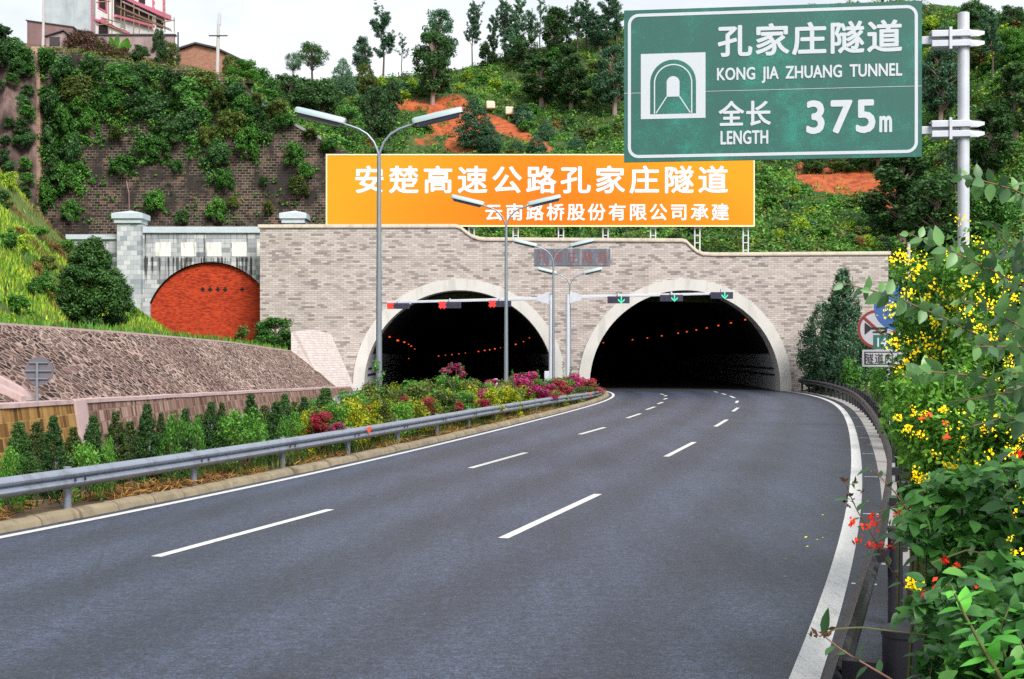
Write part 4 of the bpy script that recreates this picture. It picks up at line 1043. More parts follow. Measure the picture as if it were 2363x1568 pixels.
# grassy bank behind the rubble slope
def XE(Y): return float(np.interp(Y, [0, 38, 80, 100], [-13.5, -17.2, -22.6, -24.2]))
def bank(X, Y):
    z = SLTZ(min(Y, 87)) + .02
    d = max(0, XE(Y) - X)
    k = float(np.interp(Y, [30, 86, 95], [1.0, 1.06, .55]))
    z += k * d * sm(0, 3, d + .8) + .25 * mnoise.noise(Vector((X * .4, Y * .4, 0))) * sm(0, 2, d) + (.5 if Y > 88 else 0) * sm(88, 94, Y)
    return min(z, 27)
ysb = np.arange(-14, 99, 1.3); ds = [0, .4, .9, 1.5, 2.2, 3, 4, 5, 6, 7, 8, 9.2, 10.5, 12, 14, 16, 18.5, 21, 25, 30, 38]
verts = []
for Y in ysb:
    x0 = SLTX(Y) if Y < 87 else SLTX(87) + (Y - 87) * .1
    if Y > 92: x0 = -17.5
    for d in ds: verts.append((x0 - d, Y, bank(x0 - d, Y)))
n = len(ds)
tag(from_arrays('left_bank', verts, [(i*n+k, i*n+k+1, (i+1)*n+k+1, (i+1)*n+k) for i in range(len(ysb) - 1) for k in range(n - 1)], M_BANK, smooth=True), kind='structure')
# right verge, rising from the rail
def verge(Y, d): return .02 + max(0, min(d, 6) - .9) * .30 + max(0, min(d, 7) - 3) * .25 + max(0, d - 7) * .10
verts = []; dv = [.98, 1.4, 2, 3, 4.2, 6, 9, 13, 18, 24, 34]; ysv = list(np.arange(-14, 92, 2.0)) + [92]
for Y in ysv:
    for d in dv:
        q = left_of(RE, -d, Y); verts.append((q.x, q.y, verge(Y, d) - .015 + .1 * mnoise.noise(Vector((q.x, q.y, 0))) * (d > 1.4)))
n = len(dv)
tag(from_arrays('verge', verts, [(i*n+k, i*n+k+1, (i+1)*n+k+1, (i+1)*n+k) for i in range(len(ysv) - 1) for k in range(n - 1)], M_EARTH, smooth=True), kind='structure')

# ------------------------------------------------------------------ hilltop buildings
# unfinished pink-trimmed house: front runs away from the corner along fd
hc = at(213, 92, 120); hz = hc.z - 3.5; fd = Vector((.289, .957, 0)).normalized(); sd_ = Vector((-fd.y, fd.x, 0))
HS = thing('unfinished_house', 'tall unfinished white and pink house with bare grey side wall and scaffolding', 'house', (hc.x, hc.y, hz))
def fpt(px, py, out=0.0):
    """point on the front face seen at a survey pixel, OUT metres proud"""
    k = (px - CX) / FPX; u = (k * hc.y - hc.x) / (fd.x - k * fd.y)
    q = hc + fd * u; z = CAM_H + (HY - py) * q.y / FPX
    return Vector((q.x, q.y, z)) - sd_ * out, u
FL, SLn, ZT = 12.4, 5.2, hz + 13.5
def fM(w): return Matrix(((fd.x, 0, sd_.x, hc.x - sd_.x * w), (fd.y, 0, sd_.y, hc.y - sd_.y * w), (0, 1, 0, 0), (0, 0, 0, 1)))
def uz(px, py): q, u = fpt(px, py); return u, q.z
m = MB().prism([(0, hz), (FL, hz), (FL, ZT), (0, ZT)], SLn, fM(0)); m.build('wall', M_HOUSEWHITE, HS)
sM = Matrix(((sd_.x, 0, fd.x, hc.x - fd.x * .06), (sd_.y, 0, fd.y, hc.y - fd.y * .06), (0, 1, 0, 0), (0, 0, 0, 1)))
MB().prism([(.0, hz), (SLn, hz), (SLn, ZT - .02), (.0, ZT - .02)], .055, sM).build('side_wall', M_RENDERED, HS)
MB().prism([(-.07, hz), (.3, hz), (.3, ZT - .01), (-.07, ZT - .01)], .2, fM(.14)).build('drain_pier', M_CONC, HS)
def cell(pts, out, dep, name, mat, parent=HS):
    return MB().prism([uz(*p) for p in pts], dep, fM(out)).build(name, mat, parent)
ca = lambda cx, cy: (36.8 + .2336 * cx, .2336 * cy)
w = cell([ca(808, -60), ca(808, 85), ca(900, 135), ca(900, -20)], .05, .04, 'window', M_HOUSEPINK)
cell([ca(818, -60), ca(818, 75), ca(880, 105), ca(880, -30)], .06, .008, 'pane', M_DARKROOM, w)
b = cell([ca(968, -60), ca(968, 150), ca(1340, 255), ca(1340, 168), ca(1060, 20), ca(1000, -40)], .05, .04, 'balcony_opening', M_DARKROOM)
cell([ca(962, 148), ca(962, 172), ca(1345, 278), ca(1345, 255)], .35, .3, 'balcony_rail', M_HOUSEPINK, b)
cell([ca(985, -60), ca(1070, -10), ca(1490, 160), ca(1490, 205), ca(1400, 170), ca(1060, 15), ca(960, -50)], .55, .5, 'cornice', M_HOUSEPINK)
cell([ca(1030, 12), ca(1360, 165), ca(1360, 180), ca(1030, 28)], .30, .2, 'cornice', M_HOUSEWHITE)
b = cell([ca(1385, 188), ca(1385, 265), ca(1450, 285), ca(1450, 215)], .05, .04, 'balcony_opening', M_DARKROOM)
cell([ca(750, 178), ca(750, 200), ca(1110, 345), ca(1110, 322)], .18, .15, 'cornice', M_HOUSEPINK)
w = cell([ca(1024, 205), ca(1024, 285), ca(1084, 300), ca(1084, 225)], .08, .06, 'window', M_HOUSEWHITE)
cell([ca(1034, 220), ca(1034, 276), ca(1076, 288), ca(1076, 236)], .09, .008, 'pane', M_GLASS, w)
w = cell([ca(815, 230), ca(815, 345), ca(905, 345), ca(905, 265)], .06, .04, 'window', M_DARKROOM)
cell([ca(800, 198), ca(850, 182), ca(912, 250), ca(912, 262), ca(800, 216)], .30, .25, 'window_gable', M_HOUSEPINK, w)
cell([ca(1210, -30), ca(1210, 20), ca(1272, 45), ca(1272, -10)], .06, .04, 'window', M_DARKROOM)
for px in (742, 1345, 1448):
    for k in range(14):
        cy0 = -60 + k * 30 + (0 if px < 1000 else -20)
        if px > 1000 and cy0 > (100 if px < 1400 else 130): break
        wd = 22 if k % 2 else 12
        cell([ca(px, cy0), ca(px, cy0 + 29), ca(px + wd, cy0 + 34), ca(px + wd, cy0 + 5)], .07, .065, 'quoin', M_HOUSEPINK)
m = MB()
for cx, y0, y1 in ((815, -40, 345), (852, -40, 450), (940, -40, 340), (975, 60, 340), (1068, -40, 345), (1120, 90, 340), (1216, 150, 330), (1252, 180, 330), (1378, -40, 330), (1470, 180, 335)):
    a, _ = fpt(*ca(cx, y0), 1.1); b_, _ = fpt(*ca(cx + random.uniform(-4, 4), y1), 1.1); m.tube([a, b_], .05, 6)
for (c0, c1) in (((690, 35), (830, 22)), ((735, 185), (900, 230)), ((735, 235), (970, 335)), ((690, 258), (830, 245)), ((890, 70), (1430, 300)), ((905, 82), (1440, 318)), ((1340, 232), (1470, 208)), ((820, 245), (960, 325)), ((1000, 165), (1340, 270))):
    a, _ = fpt(*ca(*c0), 1.15); b_, _ = fpt(*ca(*c1), 1.15); m.tube([a, b_], .055, 6)
m.build('scaffolding', M_BAMBOO, HS)
def block(name, label, cat, c0, c1, Y, dep, ztop_l, ztop_r, mat, roofmat=None, over=.18, th=.12):
    """a plain building seen square on between two survey columns"""
    a, b = at(c0, ztop_l, Y), at(c1, ztop_r, Y); zb = min(terr(c0, Y).z, terr(c1, Y).z) - 1.2
    t = thing(name, label, cat, ((a.x + b.x) / 2, Y, zb))
    m = MB(); m.prism([(a.x, zb), (b.x, zb), (b.x, b.z), (a.x, a.z)], dep, XZ(Y)); m.build('wall', mat, t)
    if roofmat:
        m = MB(); m.prism([(a.x - over, a.z), (b.x + over, b.z), (b.x + over, b.z + th), (a.x - over, a.z + th)], dep + 2 * over, XZ(Y - over)); m.build('roof', roofmat, t)
    return t
block('outbuilding', 'long low mauve mud-plastered outbuilding beside the grey side wall of the house', 'outbuilding', 62.5, 168, 113.5, 3.5, 48.5, 64, M_MUD, M_ROOFTILE, .1, .08)
block('annex', 'small flat-roofed annex between the mud outbuilding and the compound wall', 'outbuilding', 168, 205, 114.3, 2.5, 71, 76, M_MUD, M_ROOFTILE, .3, .08)
t = block('compound_wall', 'stained pinkish compound wall with dark coping below the unfinished house', 'wall', 194, 402, 113.6, .35, 82.5, 82.5, M_STUCCO, M_ROOFTILE, .12, .13)
a, b = at(186, 82, 113.2), at(198, 82, 113.2); zb = terr(190, 113).z - 1
MB().box((a.x, 113.1, zb), (b.x, 113.55, a.z)).build('pier', M_STUCCO, t)
# hut with a plank door
Y = 111.4
HT = thing('hut', 'tiny plastered hut with a weathered plank door', 'hut', at(130, 105, Y))
g = [(106, 112), (154, 112), (154, 80), (147, 74), (110, 84), (106, 87)]
MB().prism([((p[0] - CX) * Y / FPX, CAM_H - (p[1] - HY) * Y / FPX) for p in g], 1.6, XZ(Y)).build('wall', M_STUCCO, HT)
a, b, c = at(103, 86, Y), at(148, 72, Y), at(160, 82, Y)
m = MB()
for p, q in ((a, b), (b, c)): m.prism([(p.x, p.z), (q.x, q.z), (q.x, q.z + .08), (p.x, p.z + .08)], 2.0, XZ(Y - .2))
m.build('roof', M_ROOFTILE, HT)
a, b = at(115, 106, Y), at(138, 86, Y); MB().box((a.x, Y - .06, a.z), (b.x, Y - .02, b.z)).build('door', M_DOOR, HT)
# brick shed
Y = 116.5
SH = thing('brick_shed', 'red brick gabled shed with a dark roof behind the utility pole', 'shed', at(480, 165, Y))
g = [(414, 172), (553, 185), (553, 142), (500, 116), (452, 104), (414, 117)]
MB().prism([((p[0] - CX) * Y / FPX, CAM_H - (p[1] - HY) * Y / FPX) for p in g], 5, XZ(Y)).build('wall', M_SHED, SH)
m = MB()
for p, q in (((408, 117), (452, 103)), ((452, 103), (500, 114)), ((500, 114), (561, 143))):
    p, q = at(*p, Y), at(*q, Y); m.prism([(p.x, p.z), (q.x, q.z), (q.x, q.z + .16), (p.x, p.z + .16)], 5.6, XZ(Y - .3))
m.build('roof', M_ROOFTILE, SH)
Y = 110.5
UP = thing('utility_pole', 'pale concrete utility pole with one crossarm beside the brick shed', 'utility pole', at(501, 172, Y))
a, b = at(501, 176, Y), at(505, 34, Y)
MB().tube([a, b], [.17, .11], 12).build('pole', M_POLE, UP, smooth=True)
p, q = at(483, 84, Y), at(526, 84, Y); MB().box((p.x, Y - .2, p.z - .05), (q.x, Y - .12, p.z + .05)).build('crossarm', M_BOLT, UP)
MB().box((b.x - .1, Y - .1, b.z - .9), (b.x + .16, Y + .1, b.z + .12)).build('insulator', M_GALV, UP)
a, b = at(99, 112, 110), at(101.5, -20, 110); tag(MB().tube([a, b], [.13, .09], 10).build('concrete_pole', M_POLE, smooth=True), 'tall pale pole in front of the grey side wall of the house', 'pole')
a, b = at(411, 140, 114), at(411, 75, 114); tag(MB().tube([a, b], .07, 8).build('thin_pole', M_BOLT, smooth=True), 'thin dark pole between the compound wall and the shed', 'pole')
# pale boulders above the red soil
for px, py, w, h, l in ((1133, 246, 11, 6.5, 'pale squared boulder above the red soil, left of two'), (1177, 254, 11, 6.5, 'pale squared boulder above the red soil, right of two')):
    p = hill_at(px, py + 10); k = p.y / FPX; m = MB()
    hw, hh = w * k, h * k
    vs = [(-hw*.9, -.5, -.3), (hw, -.5, -.3), (hw*.9, .7, -.3), (-hw, .7, -.3), (-hw, -.4, hh*2), (hw*.8, -.45, hh*1.8), (hw*.75, .6, hh*1.9), (-hw*.9, .6, hh*2.1)]
    m.add([Vector(v) for v in vs], [(0,3,2,1),(4,5,6,7),(0,1,5,4),(1,2,6,5),(2,3,7,6),(3,0,4,7)])
    o = m.build('boulder', M_STONE, bevel=.15); o.location = p + Vector((0, -.8, .35)); tag(o, l, 'boulder')

# ------------------------------------------------------------------ foliage tools
def unit(n):
    v = rng.normal(size=(n, 3)); return v / np.linalg.norm(v, axis=1, keepdims=True)
def leaf_quads(name, C, Nn, L, asp, mat, parent=None, D=None, jit=.35):
    """one four-sided leaf blade per centre C, facing Nn"""
    n = len(C); L = np.broadcast_to(np.asarray(L, float), (n,)) * rng.uniform(1 - jit, 1 + jit, n)
    if D is None: D = unit(n)
    D = D - Nn * np.sum(D * Nn, axis=1, keepdims=True); D /= np.linalg.norm(D, axis=1, keepdims=True) + 1e-9
    Sd = np.cross(Nn, D); Wd = L * asp
    V = np.empty((n, 4, 3)); b = (Nn * (L * rng.uniform(-.12, .12, n))[:, None])
    V[:, 0] = C - D * (L / 2)[:, None]; V[:, 2] = C + D * (L / 2)[:, None]
    V[:, 1] = C + Sd * (Wd / 2)[:, None] + b; V[:, 3] = C - Sd * (Wd / 2)[:, None] + b
    return from_arrays(name, V.reshape(-1, 3), np.arange(4 * n).reshape(-1, 4), mat, parent)
def cluster(K, R_, n, up=.5, shell=.45):
    """n leaf centres and normals gathered in clumps K (k,3) of radius R_ (k)"""
    K = np.asarray(K, float); R_ = np.broadcast_to(np.asarray(R_, float), (len(K),))
    i = rng.choice(len(K), n, p=(R_ ** 2) / (R_ ** 2).sum())
    d = unit(n); r = rng.uniform(shell ** 3, 1, n) ** (1 / 3) * R_[i] * rng.uniform(.75, 1.12, n)
    C = K[i] + d * r[:, None] * np.array([1, 1, .85])
    Nn = d * .7 + unit(n) * .75 + np.array([0, 0, up]); Nn /= np.linalg.norm(Nn, axis=1, keepdims=True)
    return C, Nn
def limbs(m, base, tips, r0, r1, sag=.0):
    for t in tips:
        b = Vector(base(t)); t = Vector(t); mid = b.lerp(t, .5) + Vector((random.uniform(-.02, .02), random.uniform(-.02, .02), sag))
        m.tube([b, mid, t], [r0, (r0 + r1) / 2, r1], 5, cap=False)
PROTO = {}
def hide_proto(o):
    o.location = (0, -400, -60)
def make_tree(key, style, lm, bark, n=1700, leaf=.042, name='tree'):
    """a tree of height 1 on the origin; returns (root, crown width)"""
    root = link(bpy.data.objects.new(name, None)); K = []; Rk = []
    u = lambda a, b: random.uniform(a, b)
    bend = [(0, 0, 0), (u(-.015, .015), u(-.015, .015), .3), (u(-.03, .03), u(-.03, .03), .62), (u(-.03, .03), u(-.03, .03), .9)]
    def axis(z):
        zs = [p[2] for p in bend]; return (float(np.interp(z, zs, [p[0] for p in bend])), float(np.interp(z, zs, [p[1] for p in bend])), z)
    LIMBS = []
    if style in ('slender', 'spindly'):
        w = .40 if style == 'slender' else .30
        lean = u(-.04, .04)
        for k in range(36 if style == 'slender' else 12):
            z0 = u(.24, .86) if style == 'slender' else u(.38, .88); a = u(0, 6.28); L = u(.10, .26) * (1.15 - z0 * .62); x, y, _ = axis(z0)
            if random.random() < .25: L *= 1.35
            tip = (x + L * .72 * math.cos(a), y + L * .72 * math.sin(a), min(1.0, z0 + L * u(.6, 1.2))); LIMBS.append(((x, y, z0), tip))
            for q in np.linspace(.42, 1, 6):
                K.append((x + (tip[0] - x) * q + u(-.02, .02), y + (tip[1] - y) * q + u(-.02, .02), z0 + (tip[2] - z0) * q + u(-.015, .02))); Rk.append(u(.017, .038))
        for z in np.linspace(.86, 1.0, 5): K.append((*axis(.9)[:2], z)); Rk.append(u(.014, .026))
    elif style == 'dense':
        w = .56
        for k in range(60):
            z = u(.24, .97); f = math.sin(math.pi * min(1, max(.08, (z - .16) / .86))) ** .6; a = u(0, 6.28); r = .25 * f * math.sqrt(u(.05, 1)); K.append((r * math.cos(a), r * math.sin(a), z)); Rk.append(u(.045, .08))
    elif style == 'round':
        w = .85
        for k in range(46):
            z = u(.5, .96); f = math.sin(math.pi * min(1, max(.1, (z - .38) / .64))) ** .5; a = u(0, 6.28); r = .38 * f * math.sqrt(u(.08, 1)); K.append((r * math.cos(a), r * math.sin(a), z)); Rk.append(u(.06, .10))
    elif style == 'shrubtree':
        w = .9
        for k in range(56):
            z = u(.10, .94); f = math.sin(math.pi * min(1, max(.25, (z + .12) / 1.1))) ** .5; a = u(0, 6.28); r = .40 * f * math.sqrt(u(.1, 1)); K.append((r * math.cos(a), r * math.sin(a), z)); Rk.append(u(.07, .12))
    elif style == 'conifer':
        w = .62
        for k in range(260):
            z = .97 - .92 * u(0, 1) ** .75; f = math.sin(math.pi * min(.5, (1.02 - z) * .62 + .02)) * min(1, .55 + z * 1.6); a = u(0, 6.28); r = .29 * f * math.sqrt(u(.25, 1)); K.append((r * math.cos(a), r * math.sin(a), z)); Rk.append(u(.030, .055) * (.55 + f * .6))
    elif style == 'column':
        w = .46
        for k in range(340):
            z = .96 - .93 * u(0, 1); f = min(1, (1.03 - z) * 1.55 + .04) * min(1, .75 + z); a = u(0, 6.28); r = .20 * f * math.sqrt(u(.3, 1)); K.append((r * math.cos(a), r * math.sin(a), z)); Rk.append(u(.024, .044) * (.5 + .6 * f))
    m = MB(); tr = .0105 if style in ('slender', 'spindly') else .016 if style in ('slender', 'spindly', 'conifer', 'column') else .026
    m.tube([Vector(p) for p in bend], [tr * 1.25, tr, tr * .7, tr * .3], 7)
    for p_, q_ in LIMBS: m.tube([p_, q_], [tr * .32, tr * .08], 4, cap=False)
    if style not in ('conifer', 'column', 'slender', 'spindly'):
        limbs(m, lambda t: axis(max(.18, min(.88, t[2] - .14 - .25 * math.hypot(t[0], t[1])))), K, tr * .38, tr * .12, .01)
    m.build('trunk', bark, root, smooth=True)
    Rk = [q * (1.45 if style in ('column', 'conifer') else 1.0 if LIMBS else 1.3) for q in Rk]
    C, Nn = cluster(K, Rk, n, .35, .2)
    if style in ('conifer', 'column'):
        D = C * np.array([1, 1, 0]); D /= np.linalg.norm(D, axis=1, keepdims=True) + 1e-6; D = D + np.array([0, 0, .9]) + unit(n) * .5
        leaf_quads('crown', C, Nn, leaf, .42, lm, root, D)
    elif style in ('slender', 'spindly'):
        leaf_quads('crown', C, Nn, leaf * .8, .42, lm, root, unit(n) + np.array([0, 0, -.8]))
    else: leaf_quads('crown', C, Nn, leaf, .62, lm, root)
    PROTO[key] = (root, w); return root
def make_bush(key, lm, n=900, leaf=.15, name='shrub', asp=.62, flowers=None, nfl=0, flat=1.0, stems=True, k=22, fl=.075):
    """a bush of radius 1 and height about 1.7 on the origin"""
    root = link(bpy.data.objects.new(name, None)); K = []; Rk = []
    for i in range(k):
        a = random.uniform(0, 6.28); z = random.uniform(.15, 1.35) * flat; r = math.sqrt(random.uniform(0, 1)) * .72 * math.sqrt(max(.08, 1 - (z / flat / 1.6) ** 2)); K.append((r * math.cos(a), r * math.sin(a), z)); Rk.append(random.uniform(.2, .34))
    C, Nn = cluster(K, Rk, n, .5, .35)
    leaf_quads('foliage', C, Nn, leaf, asp, lm, root)
    if stems:
        m = MB(); limbs(m, lambda t: (t[0] * .1, t[1] * .1, -.05), K[:9], .025, .008); m.build('stem', M_BARK, root)
    if flowers:
        sel = [i for i in range(k) if K[i][2] > .3 * flat]; sel = random.sample(sel, max(3, int(len(sel) * .6)))
        C, Nn = cluster([K[i] for i in sel], [Rk[i] * 1.12 for i in sel], nfl, .5, .85)
        leaf_quads('flowers', C, Nn, fl, .8, flowers, root)
    PROTO[key] = (root, 2.0); return root
USED = set()
def place(key, p, sx, sz, label, cat, group, name=None):
    """put a plant of the kind KEY at p, first the original then copies"""
    o = PROTO[key][0]
    if key in USED: o = copy_tree(o)
    USED.add(key)
    o.location = p; o.rotation_euler.z = random.uniform(0, 6.28); s = random.uniform(.88, 1.12); o.scale = (sx * s, sx / s, sz * random.uniform(.96, 1.04))
    return tag(o, label, cat, group)

for k, st, lm, bk, n, lf in (('slender3', 'slender', L_BLUE, M_BARK, 2300, .042), ('slender', 'slender', L_BLUE, M_BARK, 2300, .042), ('slender2', 'slender', L_BLUE, M_BARK, 2300, .040), ('spindly', 'spindly', L_BLUE, M_BARK, 420, .042), ('dense', 'dense', L_DARK, M_BARKPALE, 2800, .045), ('dense2', 'dense', L_BLUE, M_BARKPALE, 2400, .043),
                             ('round', 'round', L_DARK, M_BARK, 1700, .044), ('round2', 'round', L_BLUE, M_BARK, 1500, .042), ('darkbush', 'shrubtree', L_DARK, M_BARK, 2600, .06), ('olivebush', 'shrubtree', L_OLIVE, M_BARK, 2400, .055), ('greenbush', 'shrubtree', L_BRIGHT, M_BARK, 2400, .055), ('midbush', 'shrubtree', L_MID, M_BARK, 2400, .058)):
    make_tree(k, st, lm, bk, int(n * 3.4), lf * .74)
make_tree('conifer', 'conifer', L_CONIFER, M_BARK, 46000, .026, 'conifer'); make_tree('blueconifer', 'conifer', L_BLUE, M_BARK, 9000, .036, 'conifer'); make_tree('goldconifer', 'conifer', L_OLIVE, M_BARK, 7000, .038, 'conifer')
make_tree('cypress', 'column', L_CONIFER, M_BARK, 20000, .027, 'cypress_shrub'); make_tree('cypress2', 'column', L_CONBROWN, M_BARK, 18000, .028, 'cypress_shrub')

# ------------------------------------------------------------------ trees on the hill
HT_ = 'trees on the hillside'
def htree(key, px, by, ty, w, label, cat='tree', group=HT_, dy=0):
    p = hill_at(px, by); k = p.y / FPX; p.z -= .15
    return place(key, p, w * k / PROTO[key][1], (by - ty) * k, label, cat, group)
for a in (
    ('round', 721, 185, 84, 78, 'broad loose-crowned tree on the skyline right of the utility pole'),
    ('round2', 676, 185, 112, 42, 'small flat-crowned tree on the skyline, left of the broad loose one'),
    ('dense2', 836, 178, 76, 56, 'grey-green bushy tree on the skyline left of the tallest airy one'),
    ('slender2', 884, 182, 16, 84, 'tallest airy tree on the skyline with an open crown and visible trunk'),
    ('spindly', 928, 186, 85, 34, 'small sparse tree on the skyline between the airy tree and the big dark one'),
    ('dense2', 1014, 185, 22, 84, 'pale-topped tree rising behind the big dark tree'),
    ('dense', 998, 246, 72, 96, 'big dark tree with a thick pale trunk above the red soil'),
    ('slender', 1090, 148, -16, 54, 'lone slender tree with one thin mast-like top on the skyline'),
    ('slender', 1165, 146, -10, 66, 'first of the tall skyline trees right of the lone slender one'),
    ('slender3', 1198, 142, -8, 60, 'second of the tall skyline trees right of the lone slender one, with a bushy tip'),
    ('spindly', 1247, 138, -14, 36, 'nearly bare thin tree among the tall skyline trees'),
    ('dense', 1283, 138, 18, 70, 'dark bushy tree among the tall skyline trees'),
    ('slender2', 1332, 124, -4, 60, 'slender tree just right of the dark bushy skyline tree'),
    ('slender3', 1405, 118, -16, 76, 'blue-green tree on the skyline touching the green sign left edge'),
    ('slender2', 1308, 130, 12, 56, 'slim tree just right of the dark bushy skyline tree, touching its crown'), ('slender', 1372, 124, 30, 54, 'slim tree between the two tall trees left of the green sign'),
    ('slender3', 1138, 148, 34, 44, 'slim feathery tree left of the first tall skyline tree'), ('slender', 1226, 140, 20, 50, 'slim feathery tree between the bushy-tipped tree and the nearly bare one'), ('slender2', 1268, 138, 6, 44, 'slim feathery tree just left of the dark bushy skyline tree'), ('slender3', 1352, 122, 10, 52, 'slim feathery tree behind the slender one right of the dark bushy tree'), ('dense2', 1385, 128, 52, 70, 'low rounded blue-green tree on the ridge left of the green sign'), ('dense2', 1180, 150, 62, 56, 'rounded blue-green tree at the foot of the first tall skyline trees'), ('slender2', 1425, 118, 0, 60, 'feathery tree half hidden by the green sign upper left corner'),
    ('darkbush', 1212, 165, 76, 84, 'broad dark tree below the tall skyline trees'), ('darkbush', 1126, 152, 92, 52, 'small round dark tree on the ridge right of the lone slender tree'),
    ('dense', 1250, 242, 138, 112, 'dark spreading hillside tree with short pale trunk, left of its twin'), ('dense', 1318, 254, 122, 106, 'dark spreading hillside tree with reddish pale trunk, right of its twin'),
    ('dense2', 1418, 268, 105, 100, 'dark hillside tree half behind the green sign left edge'),
    ('darkbush', 672, 262, 158, 120, 'dark broad tree on the slope right of the tall mossy wall'), ('darkbush', 740, 280, 170, 110, 'dark tree on the slope above the nearest lamp left head'), ('olivebush', 700, 262, 195, 90, 'olive bushy tree between the dark slope trees'),
    ('blueconifer', 792, 235, 138, 66, 'blue-grey young tree left of the yellow-green conifer'), ('goldconifer', 842, 238, 138, 76, 'yellow-green conifer on the slope below the skyline'),
    ('darkbush', 868, 322, 186, 84, 'tall dark creeper-clad clump beside the nearest lamp arm'), ('midbush', 800, 330, 240, 80, 'green tree above the nearest lamp left arm'), ('darkbush', 905, 262, 180, 52, 'dark bush left of the upper red soil patch'),
    ('blueconifer', 1094, 352, 226, 92, 'blue-green young conifer in front of the red soil'), ('blueconifer', 1128, 356, 278, 62, 'smaller blue-green conifer beside the one in front of the red soil'),
    ('blueconifer', 1260, 320, 268, 44, 'small pale conifer right of the boulders'), ('blueconifer', 1190, 356, 318, 40, 'pale little conifer just above the billboard middle'), ('blueconifer', 1330, 356, 312, 46, 'pale little conifer above the billboard, left of the green sign'), ('blueconifer', 1238, 356, 312, 50, 'pale grey-green sapling above the billboard middle'),
    ('greenbush', 600, 205, 150, 72, 'bright green round tree at the crest right of the utility pole'), ('midbush', 566, 205, 148, 66, 'bright mid-green round tree right beside the utility pole'),
    ('dense', 2080, 560, 340, 190, 'big dark tree right of the red soil under the green sign'), ('dense2', 2030, 392, 250, 130, 'dark tree behind the lower edge of the green sign'), ('slender', 2290, 190, 14, 80, 'blue-green eucalyptus on the right hillside above the pole brackets'),
    ('darkbush', 2250, 60, -6, 80, 'dark bush on the ridge right of the sign pole'), ('darkbush', 2330, 66, 4, 80, 'dark bush at the ridge far right'), ('dense2', 2170, 300, 120, 110, 'dark eucalyptus left of the sign pole on the right hillside'), ('slender', 2180, 210, 40, 62, 'slender eucalyptus seen between the green sign and its pole'),
    ('dense', 2290, 420, 240, 130, 'dark tree right of the sign pole below its lower bracket'), ('dense', 2345, 330, 150, 120, 'dark tree far right on the wooded hillside'), ('slender2', 2205, 470, 290, 70, 'dark slender tree behind the sign pole'), ('dense', 2160, 640, 420, 170, 'dark tree past the right end of the portal'),
    ('midbush', 2290, 560, 430, 150, 'green bushy tree behind the drooping eucalypt twigs'), ('olivebush', 2240, 150, 80, 90, 'olive bush on the right hillside behind the sign pole top'), ('greenbush', 2330, 150, 70, 80, 'bright yellow-green tree on the right hillside'), ('olivebush', 2350, 240, 160, 80, 'olive tree on the right hillside under the bright one'),
    ('midbush', 1960, 390, 340, 90, 'green bush on the brow above the right red soil'), ('darkbush', 1880, 388, 340, 70, 'dark bush under the green sign at the left of the red soil')):
    htree(*a)
# shrubs scattered on the hill
make_bush('hs_mid', L_MID, 2742, .135, k=28); make_bush('hs_dark', L_DARK, 2742, .135, k=28); make_bush('hs_bright', L_BRIGHT, 2546, .135, k=28); make_bush('hs_olive', L_OLIVE, 2546, .135, k=28); make_bush('hs_blue', L_BLUE, 2546, .135, k=28); make_bush('hs_lime', L_GRASS, 1500, .15, k=28); make_bush('hs_rust', L_RUST, 1764, .135, k=28)
def hshrub(key, px, py, r, label, group='shrubs on the hillside', sq=.8):
    p = hill_at(px, py + r * .5); k = p.y / FPX; p.z -= .2
    return place(key, p, r * k, r * k * sq, label, 'shrub', group)
HSH = []
pool = ['hs_mid'] * 4 + ['hs_dark'] * 4 + ['hs_bright'] * 2 + ['hs_olive'] * 3 + ['hs_blue'] * 3 + ['hs_rust']
for i in range(290):
    px = random.uniform(600, 2420); yb, yr = np.interp(px, HC[:, 0], HC[:, 1]), np.interp(px, HC[:, 0], HC[:, 3])
    py = random.uniform(yr + 6, min(yb, 590) - 8)
    if soil_val(px, py) > .12: continue
    if 790 < px < 1700 and 375 < py < 500: continue
    if 1500 < px < 2080 and 40 < py < 330 and random.random() < .6: continue
    HSH.append((random.choice(pool), px, py, random.uniform(17, 38)))
LAB = {'hs_mid': 'mid-green leafy shrub on the wooded hillside behind the portal', 'hs_dark': 'dark green shrub on the wooded hillside behind the portal', 'hs_bright': 'bright green shrub on the wooded hillside behind the portal',
       'hs_olive': 'olive shrub on the wooded hillside behind the portal', 'hs_blue': 'blue-green shrub on the wooded hillside behind the portal', 'hs_rust': 'rusty brown shrub on the wooded hillside behind the portal'}
for k, px, py, r in HSH: hshrub(k, px, py, r, LAB[k], LAB[k].split(' shrub')[0] + ' shrubs on the hillside')
for i, (px, py, r) in enumerate(((2150,60,30),(2175,95,34),(2145,130,30),(2320,70,34),(2350,110,36),(2300,120,30),(2335,170,34),(2275,150,26),(2360,210,30),(2310,215,26),(2160,180,28),(2250,110,26),(2345,260,30),(2400,150,40),(2420,230,40),(950,200,24),(975,215,26),(910,215,22),(1080,175,26),(1110,185,24),(1140,195,26),(1060,195,22),(1175,210,24),(880,200,22),(930,225,22),(1780,470,30),(1850,520,34),(1800,540,30),(1900,545,32),(1960,520,30),(2000,560,30),(1770,425,26),(1830,450,28))):
    k = 'hs_lime' if i % 3 != 1 else 'hs_bright'; l = {'hs_lime': 'yellow-green shrub on the wooded hillside behind the portal', 'hs_bright': LAB['hs_bright']}[k]
    hshrub(k, px, py, r, l, l.split(' shrub')[0] + ' shrubs on the hillside')
